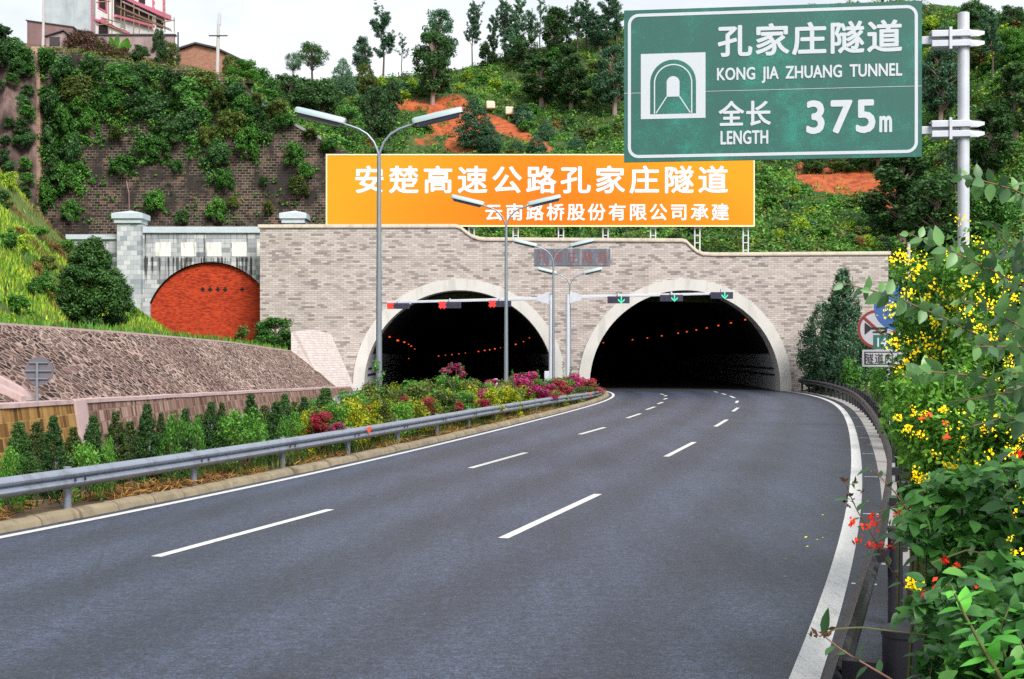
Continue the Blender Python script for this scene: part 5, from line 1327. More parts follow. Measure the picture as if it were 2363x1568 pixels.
# ground cover on the hill
def hill_cover(name, lm, clumps, per, leaf, sel, seed):
    g = np.random.default_rng(seed); K = []; Rk = []
    while len(K) < clumps:
        px = g.uniform(560, 2560); t = g.uniform(0, 1) ** 1.1
        p = hill(px, t); q = proj(p); s = soil_val(*q)
        if s > .28 and g.uniform() < .95: continue
        if not sel(q[0], q[1], g): continue
        K.append((p.x, p.y, p.z + .1)); Rk.append(g.uniform(.35, 1.0))
    C, Nn = cluster(K, Rk, clumps * per, .7, .2)
    tag(leaf_quads(name, C, Nn, leaf, .5, lm), kind='stuff')
hill_cover('undergrowth', L_MID, 3400, 42, .33, lambda x, y, g: True, 1)
hill_cover('undergrowth', L_OLIVE, 2600, 40, .32, lambda x, y, g: g.uniform() < (.9 if x > 1700 or y < 260 else .5), 2)
hill_cover('undergrowth', L_DARK, 1500, 40, .37, lambda x, y, g: True, 3)
hill_cover('undergrowth', L_BRIGHT, 3000, 34, .33, lambda x, y, g: g.uniform() < (1 if (900 < x < 1250 and 150 < y < 260) or x > 1700 else .55), 4)
hill_cover('undergrowth', L_GRASS, 900, 30, .32, lambda x, y, g: mnoise.noise(Vector((x * .012, y * .012, 3))) > .05, 6)
def hill_grass(seed, n, lm):
    g = np.random.default_rng(seed); C = []
    while len(C) < n:
        px = g.uniform(600, 2560); t = g.uniform(0, 1); p = hill(px, t); q = proj(p)
        if soil_val(*q) > .5 and g.uniform() < .9: continue
        if mnoise.noise(Vector((p.x * .12, p.y * .12, 9))) < .0: continue
        C.append((p.x, p.y, p.z + .25))
    C = np.array(C); N_ = unit(n) * np.array([1, 1, .15]); N_ /= np.linalg.norm(N_, axis=1, keepdims=True)
    tag(leaf_quads('hill_grass', C, N_, .5, .16, lm, D=np.array([0, 0, 1]) + unit(n) * .35), kind='stuff')
hill_grass(5, 16000, L_BRIGHT)

# ------------------------------------------------------------------ weeds on the tall wall
make_bush('ws_mid', L_MID, 4500, .112, k=30); make_bush('ws_blue', L_WALL, 4500, .112, k=30); make_bush('ws_dark', L_DARK, 4500, .112, k=30); make_bush('ws_olive', L_OLIVE, 4050, .112, k=30)
def wshrub(key, px, py, rx, ry, label, group='shrubs rooted in the tall mossy wall', out=.3):
    p = wall_pt(px, py + ry * .7); k = p.y / FPX; p.y -= out
    o = place(key, p, rx * k, ry * k * 1.05, label, 'shrub', group); o.scale.y = min(rx * k, 1.3) * .8; return o
mass = [(112,140,34,26),(150,170,60,42),(215,160,50,32),(290,185,60,36),(120,235,40,50),(180,220,60,42),(250,235,60,40),(330,215,62,45),(400,200,60,42),(445,225,66,45),(380,250,60,40),(505,240,52,42),(150,300,52,58),(170,350,45,50),(132,400,42,45),(165,415,45,40),(440,290,50,40),(530,300,50,45),(575,335,42,40),(500,355,45,38),(380,305,42,36),(560,260,40,34),(335,170,40,24),(470,190,44,26),(210,285,30,30),(115,330,28,40),(610,300,26,28),(345,345,30,26),(300,250,40,24),(480,320,34,26),(110,455,26,30),(545,215,36,26),(600,262,30,24),(190,250,44,30)]
for i, (x, y, a, b) in enumerate(mass):
    k = ['ws_mid', 'ws_blue', 'ws_dark', 'ws_mid', 'ws_blue', 'ws_olive'][i % 6]
    wshrub(k, x, y, a * 1.15, b * 1.1, {'ws_mid': 'mid-green', 'ws_blue': 'soft green', 'ws_dark': 'dark green', 'ws_olive': 'olive'}[k] + ' shrub in the dense growth over the upper tall wall', {'ws_mid': 'mid-green', 'ws_blue': 'soft green', 'ws_dark': 'dark green', 'ws_olive': 'olive'}[k] + ' shrubs over the upper tall wall', .2)
for k, x, y, a, b, l in (('ws_olive', 275, 262, 28, 25, 'olive shrub on bare blocks just under the upper growth of the tall wall'), ('ws_olive', 270, 312, 28, 22, 'small olive tuft on bare blocks in the wall middle left'), ('ws_mid', 370, 345, 34, 28, 'leafy shrub in the wall middle above a hanging root'),
        ('ws_mid', 285, 385, 46, 30, 'wide green shrub with a pale trailing stem low on the tall wall'), ('ws_olive', 640, 258, 38, 30, 'shrub at the sloping right shoulder of the tall wall'), ('ws_mid', 682, 360, 38, 34, 'shrub at the right of the tall wall, above its twin'), ('ws_mid', 706, 398, 28, 28, 'shrub at the wall edge beside the billboard top'),
        ('ws_olive', 690, 435, 38, 32, 'olive shrub beside the billboard left end'), ('ws_mid', 520, 420, 42, 34, 'broad green shrub in the middle of the bare lower wall'), ('ws_mid', 362, 470, 40, 36, 'leafy shrub standing behind the left marble pillar'), ('ws_dark', 422, 502, 22, 22, 'low dark shrub behind the old portal coping'),
        ('ws_mid', 502, 490, 36, 34, 'green shrub behind the middle of the old portal coping'), ('ws_olive', 540, 470, 20, 18, 'small olive shrub above the old portal coping'), ('ws_olive', 620, 482, 20, 22, 'small shrub left of the second marble pillar cap'), ('ws_mid', 410, 385, 20, 18, 'small tuft on bare blocks in the wall centre'),
        ('ws_mid', 165, 490, 28, 32, 'shrub at the foot of the tall wall, left of the old portal'), ('ws_olive', 592, 236, 26, 22, 'olive shrub softening the upper end of the sloping wall edge'), ('ws_mid', 660, 282, 34, 22, 'green shrub spilling over the middle of the sloping wall edge'), ('ws_olive', 716, 312, 30, 18, 'olive tuft spilling over the lower sloping wall edge'), ('ws_mid', 762, 340, 30, 18, 'green tuft at the low end of the sloping wall edge'), ('ws_dark', 610, 420, 16, 14, 'tiny dark tuft on the bare lower wall')):
    wshrub(k, x, y, a, b, l)
K = []; Rk = []
for i in range(640):
    x, y, a, b = random.choice(mass); px, py = random.gauss(x, a * .7), random.gauss(y, b * .7)
    if not 92 < px < 640 or py < wt(px) + 4: continue
    p = wall_pt(px, py); K.append((p.x, p.y - .15, p.z)); Rk.append(random.uniform(.2, .7))
for i in range(260):
    px, py = random.uniform(95, 800), random.uniform(300, 520)
    if py < wt(px) + 4: continue
    p = wall_pt(px, py); K.append((p.x, p.y - .05, p.z)); Rk.append(random.uniform(.08, .3))
C, Nn = cluster(K, Rk, 34000, .5, .2); C[:, 1] = np.maximum(C[:, 1], 99)
tag(leaf_quads('wall_creeper', C, Nn, .22, .6, L_MID), kind='stuff')
p, q = wall_pt(301, 448), wall_pt(296, 420); r_ = wall_pt(299, 490)
tag(MB().tube([q + Vector((0, -.5, 0)), p + Vector((0, -.4, 0)), r_ + Vector((0, -.1, 0))], .035, 6).build('hanging_stem', M_BARKPALE), 'thin pale stem hanging down the lower tall wall', 'stem')
# dry heap, banana plant and trees in front of the compound wall
K = [(*(terr(px, Y) + Vector((0, 0, z))),) for px, Y, z in ((160, 111.5, .5), (180, 111.8, .9), (200, 112, .8), (225, 111.6, .6), (250, 111, .4), (280, 111, .3), (305, 110.6, .2), (240, 110, .2), (200, 110.3, .2), (330, 110, .1), (350, 109.6, .1))]
C, Nn = cluster(K, [.7, .9, 1, .9, .9, .8, .7, .7, .6, .5, .5], 5200, .3, .1)
dl = leaf_mat('dead_leaf', G((.012, .006, .006), (.035, .016, .012), (.07, .032, .022), (.12, .06, .035)))
tag(leaf_quads('dry_heap', C, Nn, .22, .35, dl), 'dark brown heap of dead brushwood below the compound wall', 'brush heap')
BP = thing('banana_plant', 'broad-leaved banana plant before the compound wall', 'plant', terr(265, 111.6))
for dx, a, L, w in ((-.1, 98, 1.5, .26), (.25, 62, 1.6, .3), (-.5, 118, 1.3, .24), (.5, 40, 1.3, .26), (1.05, 88, 1.45, .3), (-1.4, 92, 1.5, .22), (.1, 80, 1.7, .28)):
    b = BP.location + Vector((dx, random.uniform(-.3, .3), 0)); m = MB(); vs = []
    for i in range(9):
        t = i / 8; ww = w * math.sin(math.pi * min(1, t * .93 + .06)) ** .7; c = b + Vector((math.cos(R(a)) * L * t, -.25 * t * t, math.sin(R(a)) * L * t - .25 * t * t + .2)); s = Vector((-math.sin(R(a)), .3, math.cos(R(a)))) * ww
        vs += [c - s, c + Vector((0, .05, 0)), c + s]
    m.add(vs, [(3*i+j, 3*i+j+1, 3*i+4+j, 3*i+3+j) for i in range(8) for j in (0, 1)]); m.build('leaf', L_BRIGHT, BP)
def tplace(key, px, by, ty, w, Y, label, cat='tree', group=None):
    p = terr(px, Y); k = Y / FPX; return place(key, p, w * k / PROTO[key][1], (by - ty) * k, label, cat, group)
tplace('darkbush', 368, 145, 62, 40, 110.6, 'dark slender tree before the right end of the compound wall'); tplace('darkbush', 322, 138, 98, 48, 110.4, 'round dark bush at the middle of the compound wall', 'bush'); tplace('olivebush', 395, 150, 100, 44, 111, 'thin brownish bush at the compound wall corner', 'bush')
tplace('olivebush', 530, 172, 122, 34, 112.5, 'thin olive bush against the brick shed, right of the utility pole', 'bush'); tplace('olivebush', 522, 178, 130, 22, 111.5, 'small olive bush at the foot of the utility pole', 'bush'); tplace('greenbush', 565, 205, 148, 78, 110.5, 'bright green round bush right of the brick shed', 'bush')
K = [(*(terr(px, 108.5 + random.uniform(-1, 2)) + Vector((0, 0, .1))),) for px in np.linspace(95, 560, 90)]
C, Nn = cluster(K, rng.uniform(.25, .7, len(K)), 4200, .6, .2); tag(leaf_quads('crest_weeds', C, Nn, .24, .5, L_OLIVE), kind='stuff')

# ------------------------------------------------------------------ far left: cliff bushes and the grassy bank
def cliff_pt(px, py):
    top_ = np.interp(px, [-420, 0, 84], [40, 92, 128]); r = (560 - py) / (560 - top_); return at(px, py, 95 + 8.5 * r)
CB = [(10,95,40),(40,120,36),(62,140,30),(15,140,36),(50,165,30),(75,170,22),(70,215,20),(62,240,22),(70,270,26),(60,300,24),(72,330,26),(50,330,18),(30,290,18),(20,330,18),(66,385,22),(14,370,24),(30,390,20),(70,420,22),(64,450,20),(4,200,16),(35,190,20),(-40,110,50),(-60,170,40),(-30,260,36),(-60,330,40)]
for i, (x, y, r) in enumerate(CB):
    p = cliff_pt(x, y + r * .5); k = p.y / FPX; p.y -= .7
    key = ['hs_dark', 'ws_blue', 'hs_mid'][i % 3]
    place(key, p, r * k * 1.05, r * k * .9, ['dark green', 'soft green', 'mid-green'][i % 3] + ' bush clinging to the brown soil cliff at far left', 'bush', ['dark green', 'soft green', 'mid-green'][i % 3] + ' bushes on the soil cliff')
def bank_at(px, Y):
    X = (px - CX) * Y / FPX; return Vector((X, Y, bank(X, Y)))
def bank_grass(seed, n, lm, L, asp, sel, lo=0, hi=22, name='bank_grass'):
    g = np.random.default_rng(seed); C = []
    while len(C) < n:
        Y = g.uniform(30, 96); d = g.uniform(lo, hi); x0 = SLTX(Y) if Y < 87 else (SLTX(87) if Y < 92 else -18.6); X = x0 - .1 - d
        if not sel(X, Y, d, g): continue
        C.append((X, Y, bank(X, Y) + L * .32))
    C = np.array(C); N_ = unit(n) * np.array([1, 1, .2]); N_ /= np.linalg.norm(N_, axis=1, keepdims=True)
    tag(leaf_quads(name, C, N_, L, asp, lm, D=np.array([0, 0, 1]) + unit(n) * .45), kind='stuff')
bank_grass(11, 42000, L_GRASS, .40, .13, lambda X, Y, d, g: X < XE(Y) + 1.5 and mnoise.noise(Vector((X * .15, Y * .15, 2))) > -.25)
bank_grass(12, 9000, L_BRIGHT, .40, .2, lambda X, Y, d, g: True, 0, 14)
bank_grass(13, 5000, L_OLIVE, .5, .13, lambda X, Y, d, g: True, 0, 20)
bank_grass(14, 11000, L_RUST, .38, .2, lambda X, Y, d, g: mnoise.noise(Vector((X * .2, Y * .2, 5))) > .2, 3, 20)
make_bush('bk_bright', L_BRIGHT, 1800, .14); make_bush('bk_mid', L_MID, 1800, .14); make_bush('bk_lime', L_GRASS, 1600, .14)
for i, (k, x, Y, r, l) in enumerate((('bk_bright', 40, 52, 46, 'bright green shrub on the left grassy bank, right beside the dark one'), ('bk_mid', 12, 62, 40, 'mid-green shrub on the left bank at the photo edge'), ('bk_mid', 95, 60, 44, 'mid-green shrub on the left bank left of the big conifer'), ('bk_lime', 55, 66, 40, 'yellowish shrub on the left bank'),
        ('bk_bright', 150, 82, 30, 'bright shrub at the foot of the soil cliff'), ('hs_dark', 6, 74, 34, 'dark shrub on the crest of the left bank'), ('bk_mid', 190, 88, 36, 'shrub behind the top of the big conifer'), ('bk_bright', 90, 76, 30, 'bright shrub near the crest of the left bank'), ('bk_lime', 25, 46, 36, 'yellow-green shrub just above the rubble slope'),
        ('hs_rust', 48, 70, 24, 'rusty dry shrub on the left bank'), ('bk_mid', 130, 90, 30, 'shrub under the corner buttress of the tall wall'), ('bk_mid', 230, 92, 26, 'low shrub left of the marble wing wall'), ('bk_bright', -30, 48, 50, 'bright shrub left of frame on the bank'), ('bk_mid', 70, 57, 30, 'small mid-green shrub on the bank above the round sign'), ('hs_olive', 110, 68, 30, 'olive shrub on the bank behind the big conifer left side'), ('hs_rust', 85, 64, 26, 'dry brown shrub in the middle of the left bank'), ('bk_lime', 20, 84, 34, 'yellowish shrub high on the left bank'), ('bk_bright', 270, 78, 26, 'bright low shrub right of the big conifer foot'), ('hs_olive', 150, 56, 28, 'olive tuft just above the slope coping left of the conifer'), ('bk_mid', 300, 84, 26, 'low mid-green shrub before the left marble pillar'), ('bk_bright', 60, 46, 26, 'bright tuft right above the slope coping'), ('hs_rust', 130, 78, 24, 'dry tuft on the bank crest under the cliff'))):
    p = bank_at(x, Y); kk = Y / FPX; place(k, p, r * kk, r * kk * .8, l, 'shrub', 'shrubs on the left bank')
p = bank_at(212, 63); kk = 63 / FPX
place('conifer', p, 185 * kk / .62, 246 * kk, 'big dark bushy conifer on the bank left of the old portal', 'conifer', None)
K = []
for i in range(26):
    z = random.uniform(.3, 2.6); a = random.uniform(0, 6.28); r = 1.55 * math.sqrt(random.uniform(.1, 1)) * math.sin(math.pi * min(.95, (z + .7) / 4.2)); K.append((p.x + r * math.cos(a), p.y + r * math.sin(a), p.z + z))
p = at(638, 812, 88); p.z = SLTZ(87) - .3; kk = 88 / FPX; place('midbush', p, 118 * kk / .9, 92 * kk, 'broad olive-green shrub at the foot of the portal, over the rubble slope end', 'shrub', 'shrubs at the foot of the portal')
for Y, px, r, l in ((88.4, 668, 30, 'dense dark shrub beside the white brick wing'),):
    p = at(px, 812, Y); p.z = SLTZ(87) - .1; kk = Y / FPX; place('bk_mid' if px < 650 else 'hs_dark', p, r * kk * 1.25, r * kk * (1.15 if px < 650 else .95), l, 'shrub', 'shrubs at the foot of the portal')
p = at(560, 800, 90); p.z = SLTZ(87); place('hs_olive', p, .75, 1.25, 'thin yellowish weed before the red bricked-up arch', 'shrub', 'shrubs at the foot of the portal')
p = at(605, 805, 88); p.z = SLTZ(87); place('hs_olive', p, .9, .65, 'low olive weed at the right foot of the red arch', 'shrub', 'shrubs at the foot of the portal')

# ------------------------------------------------------------------ planting in the median
def median_x(px, off):
    """depth at which the line OFF metres left of the edge line is seen in column px"""
    lo, hi = 8.0, 90.0
    f = lambda Y: (left_of(LE, off, Y).x - (px - CX) * left_of(LE, off, Y).y / FPX)
    for _ in range(50):
        mid = (lo + hi) / 2
        if f(mid) < 0: lo = mid
        else: hi = mid
    return left_of(LE, off, (lo + hi) / 2)
def med(key, px, ty, w, off, label, cat, group, hs=1.0):
    p = median_x(px, off); k = p.y / FPX; p.z = .06; h = (CAM_H + (HY - ty) * k) - .06
    return place(key, p, w * k / PROTO[key][1], max(.5, h) * hs, label, cat, group)
CY = [(44,962,74),(123,945,64),(215,952,64),(268,943,70),(340,932,70),(372,950,46),(427,938,54),(488,922,66),(512,930,50),(579,906,56),(638,921,58),(657,902,48),(702,908,48),(752,895,70),(-40,955,70)]
CL = ['loose dark cypress shrub at the photo left edge of the median', 'full dark cypress shrub before the ochre stained wall', 'cypress shrub just right of the pink pilaster', 'wide brownish-green cypress shrub, fourth from the left', 'tall dense dark cypress shrub, fifth from the left', 'thin brownish cypress half behind the tall dense one', 'pointed cypress shrub with a small spire, mid row', 'broad cypress behind the light green privet', 'brownish cypress touching the light green privet', 'tall narrow very dark cypress near the flower bed', 'dark cypress at the start of the yellow hedge', 'spired cypress behind the start of the yellow hedge', 'small cypress standing behind the yellow hedge', 'round dark shrub-like cypress before the wing wall foot', 'cypress shrub beyond the left photo edge']
for i, (x, y, w) in enumerate(CY): med('cypress2' if i in (3, 5, 8) else 'cypress', x, y, w * 1.15, 2.0 + (.35 if i in (5, 8, 11) else 0), CL[i], 'cypress', 'cypress shrubs in the median')
make_bush('privet', L_BRIGHT, 1700, .085, 'privet_shrub', .55, k=30); make_bush('hedge1', L_LIME, 3600, .095, 'hedge_shrub', .5, k=26); make_bush('hedge2', L_BRIGHT, 3400, .095, 'hedge_shrub', .5, k=26); make_bush('hedge3', L_OLIVE, 3400, .095, 'hedge_shrub', .5, k=26)
make_bush('boug', L_MID, 700, .10, 'bougainvillea', .6, L_MAGENTA, 1900, k=24, fl=.10); make_bush('boug2', L_OLIVE, 700, .10, 'bougainvillea', .6, L_CRIMSON, 1600, k=24, fl=.10)
def mbush(key, px, ty, r, off, label, cat, group, bot=None):
    p = median_x(px, off); k = p.y / FPX; h = CAM_H + (HY - ty) * k; p.z = .02; hh = h / 1.28
    return place(key, p, r * k, max(.25, hh), label, cat, group)
for x, y, r, off, l in ((28, 1056, 46, 1.2, 'light green privet tuft at the left photo edge'), (190, 1040, 62, 1.3, 'light green grassy privet below the pink pilaster'), (250, 1030, 26, 1.25, 'small light green privet tip before the wide cypress'), (408, 980, 58, 1.35, 'light green privet before the pointed cypress'), (452, 982, 30, 1.2, 'loose light green privet shoot mid row'), (560, 958, 84, 1.4, 'largest light green privet with arching sprays'), (600, 985, 30, 1.2, 'light green privet right under the narrow cypress'), (670, 978, 46, 1.3, 'light green privet at the start of the yellow hedge')):
    mbush('privet', x, y, r, off, l, 'privet', 'light green privets in the median')
hx = [(700,945),(735,938),(770,928),(805,920),(840,914),(880,908),(915,903),(950,898),(990,893),(1030,890),(1070,886),(1110,884),(1150,884),(1190,882),(1230,882),(1270,879),(1305,876),(1335,874),(1362,876)]
HL = {'hedge1': 'yellow leaved hedge shrub in the median flower bed', 'hedge2': 'light green hedge shrub in the median flower bed', 'hedge3': 'olive green hedge shrub in the median flower bed'}
for i, (x, y) in enumerate(hx):
    for j, off in enumerate((1.45, 2.05, 2.75)):
        key = [['hedge1', 'hedge2', 'hedge3'], ['hedge3', 'hedge1', 'hedge2'], ['hedge2', 'hedge3', 'hedge1'], ['hedge1', 'hedge3', 'hedge2']][i % 4][j]
        mbush(key, x + random.uniform(-12, 12), y + 26 - 14 * j + random.uniform(-5, 12), 58 * (.9 if x > 1150 else 1.05) * random.uniform(.8, 1.2), off, HL[key], 'hedge shrub', HL[key].replace('shrub', 'shrubs'))
for k, x, y, r, off, l in (('boug2', 738, 960, 40, 1.05, 'crimson bougainvillea spilling over the near rail'), ('boug', 776, 978, 24, .85, 'small magenta bougainvillea drooping on the rail'), ('boug2', 985, 926, 30, 1.3, 'crimson blossom clump left in the yellow hedge'), ('boug', 1112, 902, 28, 1.5, 'magenta blossom clump in the middle of the yellow hedge'), ('boug2', 1120, 926, 26, 1.0, 'reddish blossom clump low at the rail, mid hedge'), ('boug', 1136, 878, 22, 2.6, 'magenta clump at the back of the hedge behind the marker post'), ('boug', 1215, 868, 42, 1.7, 'largest magenta bougainvillea before the second lamp foot'), ('boug', 1262, 892, 36, .95, 'magenta bougainvillea cascading over the rail'), ('boug2', 1290, 884, 30, 1.2, 'crimson bougainvillea right of the cascading one'), ('boug', 1330, 866, 30, 2.2, 'magenta clump near the end of the median'), ('boug2', 1365, 880, 26, 1.1, 'red-tinged clump at the very end of the hedge'), ('boug2', 930, 918, 15, 1.7, 'small crimson blossom tuft left in the yellow hedge'), ('boug2', 1015, 908, 18, 2.2, 'crimson tuft at the back of the yellow hedge'), ('boug', 1085, 915, 16, 1.2, 'small magenta tuft in the yellow hedge above the rail'), ('boug', 1160, 890, 20, 1.9, 'magenta tuft just left of the second lamp foot'), ('boug2', 1060, 930, 15, .95, 'tiny crimson tuft touching the rail, mid hedge'), ('boug', 1310, 894, 18, 1.05, 'magenta tuft hanging to the rail near the hedge end'), ('boug2', 1200, 886, 26, 2.3, 'crimson clump behind the largest magenta one'), ('boug2', 850, 940, 20, 1.4, 'small crimson tuft near the nearest lamp foot'), ('boug', 1170, 940, 14, .9, 'small magenta tuft at the rail, mid hedge')):
    p = median_x(x, off); kk = p.y / FPX; zt = CAM_H + (HY - y) * kk; rr = r * kk * 1.25; hz_ = rr * .72; p.z = max(.05, zt - 1.3 * hz_)
    o = place(k, p, rr, hz_, l, 'bougainvillea', 'bougainvilleas in the median')
    st_ = MB().tube([(0, 0, -p.z / hz_), (.05, 0, .3)], .03, 6).build('stem', M_BARK); st_.parent = o
# arching bougainvillea standing clear of the hedge
p = median_x(1045, 2.3); p.z = .1; kk = p.y / FPX
AB = thing('bougainvillea', 'magenta bougainvillea arching on thin stems above the hedge before the left tunnel', 'bougainvillea', p, 'bougainvilleas in the median')
zz = lambda y: CAM_H + (HY - y) * kk
xx = lambda x: (x - CX) * kk
m = MB(); K = []
for pts in (((1043, 900), (1036, 875), (1034, 856), (1042, 846), (1056, 845)), ((1047, 900), (1052, 870), (1054, 850), (1062, 852), (1067, 864)), ((1043, 895), (1030, 872), (1025, 857))):
    P = [Vector((xx(a), p.y + random.uniform(-.1, .1), zz(b))) for a, b in pts]; m.tube(P, [.02, .016, .012, .008, .005][:len(P)], 6)
    K += [tuple(q - p) for q in P[2:]]
m.build('stem', M_BARK, AB)
C, Nn = cluster(K, .16, 420, .4, .2); leaf_quads('flowers', C, Nn, .085, .8, L_MAGENTA, AB)
C, Nn = cluster(K, .2, 140, .4, .2); leaf_quads('foliage', C, Nn, .10, .6, L_MID, AB)
# wispy leaders above the hedge
m = MB(); K = []; Rk = []
for x, y in ((1300, 836), (1182, 858), (1240, 856), (1318, 850), (1085, 872), (1025, 862)):
    p = median_x(x, 2.0); k = p.y / FPX; t = Vector((p.x, p.y, CAM_H + (HY - y) * k)); b = Vector((p.x + random.uniform(-.2, .2), p.y, .8)); m.tube([b, b.lerp(t, .5) + Vector((.05, 0, 0)), t], [.012, .01, .005], 5)
    for s in np.linspace(.4, 1, 7): K.append(tuple(b.lerp(t, s))); Rk.append(.09)
SHT = thing('leafy_shoots', 'thin leafy shoots sticking up above the median hedge', 'shoots', (0, 60, 0))
m.build('stems', M_TWIG, SHT); C, Nn = cluster(K, Rk, 420, .4, .1); C -= np.array([0, 60, 0]); leaf_quads('leaves', C, Nn, .09, .5, L_MID, SHT)
# creeper round the nearest lamp foot
b = at(874.5, 918, 39.2); K = [(b.x + .12 * math.sin(i * 1.9), b.y - .1, .3 + i * .16) for i in range(14)]
C, Nn = cluster(K, .13, 260, .3, .3); tag(leaf_quads('lamp_creeper', C, Nn, .10, .6, L_MID), 'green creeper climbing the foot of the nearest street lamp', 'creeper')
# dry straw and weeds under the rail
for x, y, w, off, l in ((85, 968, 60, 3.0, 'dark cypress in the rear median row behind the two leftmost ones'), (170, 985, 56, 3.0, 'low dark cypress in the rear row below the pink pilaster'), (300, 968, 60, 3.0, 'rear row cypress right of the wide brownish one'), (395, 962, 56, 3.0, 'rear row cypress right of the tall dense one'), (460, 952, 54, 3.0, 'rear row cypress beside the pointed one'), (545, 946, 54, 3.0, 'rear row cypress behind the largest privet'), (610, 936, 50, 3.0, 'rear row cypress right of the narrow dark one'), (680, 928, 48, 3.0, 'rear row cypress behind the hedge start')):
    med('cypress2', x, y, w * 1.35, off, l, 'cypress', 'cypress shrubs in the median')
def strip_stuff(name, lm, n, L, asp, o0, o1, y0, y1, seed, lie, zz=.1):
    g = np.random.default_rng(seed); C = []; 
    while len(C) < n:
        Y = y0 + (y1 - y0) * g.uniform() ** 1.6; d = g.uniform(o0, o1); q = left_of(LE, d, Y)
        if lie and mnoise.noise(Vector((q.x * .5, q.y * .35, 3))) < -.12: continue
        C.append((q.x, q.y, zz + g.uniform(0, .10 if lie else .04)))
    C = np.array(C); n = len(C)
    if lie: N_ = np.array([0, 0, 1]) + unit(n) * .55; D = unit(n)
    else: N_ = unit(n) * np.array([1, 1, .2]); D = np.array([0, 0, 1]) + unit(n) * .5; C[:, 2] += L * .35
    N_ /= np.linalg.norm(N_, axis=1, keepdims=True)
    tag(leaf_quads(name, C, N_, L, asp, lm, D=D), kind='stuff')
strip_stuff('dry_straw', L_DRY, 9000, .34, .045, .60, 1.6, 12, 60, 21, True)
strip_stuff('median_grass', L_DARK, 4200, .24, .10, .95, 3.3, 10, 82, 22, False)
strip_stuff('median_grass', L_OLIVE, 3000, .26, .08, .62, 1.5, 26, 84, 23, False)
strip_stuff('dead_leaves', dl, 3500, .12, .5, .58, 1.5, 12, 80, 24, True, .08)
for i, (x, y, r) in enumerate(((660, 1066, 26), (1000, 1000, 20), (925, 1020, 20), (1100, 985, 18))):
    p = median_x(x, .95); kk = p.y / FPX; p.z = .05; place('hs_rust', p, r * kk, r * kk * .6, 'dry rusty tuft lying under the median rail', 'tuft', 'dry tufts under the median rail')

# ------------------------------------------------------------------ right side, far to near
make_tree('juniper', 'column', L_BLUE, M_BARK, 15000, .028, 'conifer')
for k, x, by, ty, w, Y, l in (('juniper', 1945, 884, 612, 104, 85, 'tall dark juniper before the right end of the portal'), ('blueconifer', 1897, 884, 694, 112, 89.5, 'bushy blue-green conifer leaning on the right of the right arch'), ('blueconifer', 1972, 890, 740, 100, 82, 'blue-green conifer right of the tall juniper')):
    p = at(x, by, Y); p.z = verge(Y, p.x - RE(Y)) - .2; kk = Y / FPX
    place(k, p, w * kk / PROTO[k][1] * 1.1, CAM_H + (HY - ty) * kk - p.z, l, 'conifer', 'conifers right of the tunnel')
def vshrub(key, px, py, r, Y, label, group, sq=.8):
    p = at(px, py, Y); d = p.x - RE(Y); g = verge(Y, d) - .1; kk = Y / FPX
    top_ = p.z + r * kk * .8; p.z = g; return place(key, p, r * kk, max(.4, (top_ - g) / 1.6), label, 'shrub', group)
make_bush('vs_bright', L_BRIGHT, 2600, .075, k=34); make_bush('vs_mid', L_SENNA, 2800, .075, k=36); make_bush('vs_dark', L_DARK, 2400, .08, k=34)
for k, x, y, r, Y, l in (('hs_blue', 1898, 850, 40, 90, 'low blue-green shrub behind the far right rail'), ('ws_blue', 1925, 840, 44, 87, 'blue-green shrub behind the rail bend'), ('hs_mid', 1962, 850, 36, 79, 'mid-green shrub behind the rail bend'), ('vs_bright', 2030, 858, 50, 58, 'bright green fine-leaved shrub below the white notice plate'), ('vs_bright', 2085, 895, 56, 40, 'bright green shrub behind the right rail, lower'), ('vs_mid', 2120, 880, 64, 27, 'mid-green shrub right of the small signs'), ('vs_dark', 2150, 740, 80, 34, 'dark shrub behind the blue sign'), ('vs_mid', 2230, 700, 100, 36, 'mid-green shrub behind the sign pole foot'), ('vs_dark', 2330, 680, 110, 38, 'dark shrub at the right photo edge, rear row'), ('vs_bright', 2090, 690, 60, 52, 'bright shrub just past the portal end'), ('vs_mid', 2420, 700, 120, 34, 'shrub beyond the right photo edge, rear row')):
    vshrub(k, x, y, r, Y, l, 'shrubs on the right verge')
# hand-built near plants
def leaves3d(name, P, D, Nn, L, Wd, mat, parent, curl=.12, fold=.16):
    """modelled leaf blades with a midrib fold and a drooping tip"""
    P, D, Nn = (np.asarray(a, float) for a in (P, D, Nn)); n = len(P)
    L = np.broadcast_to(np.asarray(L, float), (n,)); Wd = np.broadcast_to(np.asarray(Wd, float), (n,))
    D = D / (np.linalg.norm(D, axis=1, keepdims=True) + 1e-9); Nn = Nn - D * np.sum(D * Nn, axis=1, keepdims=True); Nn /= np.linalg.norm(Nn, axis=1, keepdims=True) + 1e-9
    Sd = np.cross(Nn, D); xs = np.array([0, .16, .38, .62, .84, 1.0]); ws = np.array([.04, .66, 1, .84, .42, .02])
    cu = curl * rng.uniform(.2, 2.2, n)
    V = np.empty((n, 6, 3, 3))
    for i, (x, w) in enumerate(zip(xs, ws)):
        mid = P + D * (L * x)[:, None] - Nn * (L * cu * x * x)[:, None]
        for j, s in enumerate((-1, 0, 1)):
            V[:, i, j] = mid + Sd * (s * w * Wd / 2)[:, None] + Nn * (abs(s) * fold * w * Wd)[:, None]
    q = np.array([(3*i+j, 3*i+j+1, 3*i+4+j, 3*i+3+j) for i in range(5) for j in (0, 1)])
    F = (np.arange(n) * 18)[:, None, None] + q[None]
    off = np.array(root_of(parent).location) if parent else 0
    return from_arrays(name, V.reshape(-1, 3) - off, F.reshape(-1, 4), mat, parent, smooth=True)
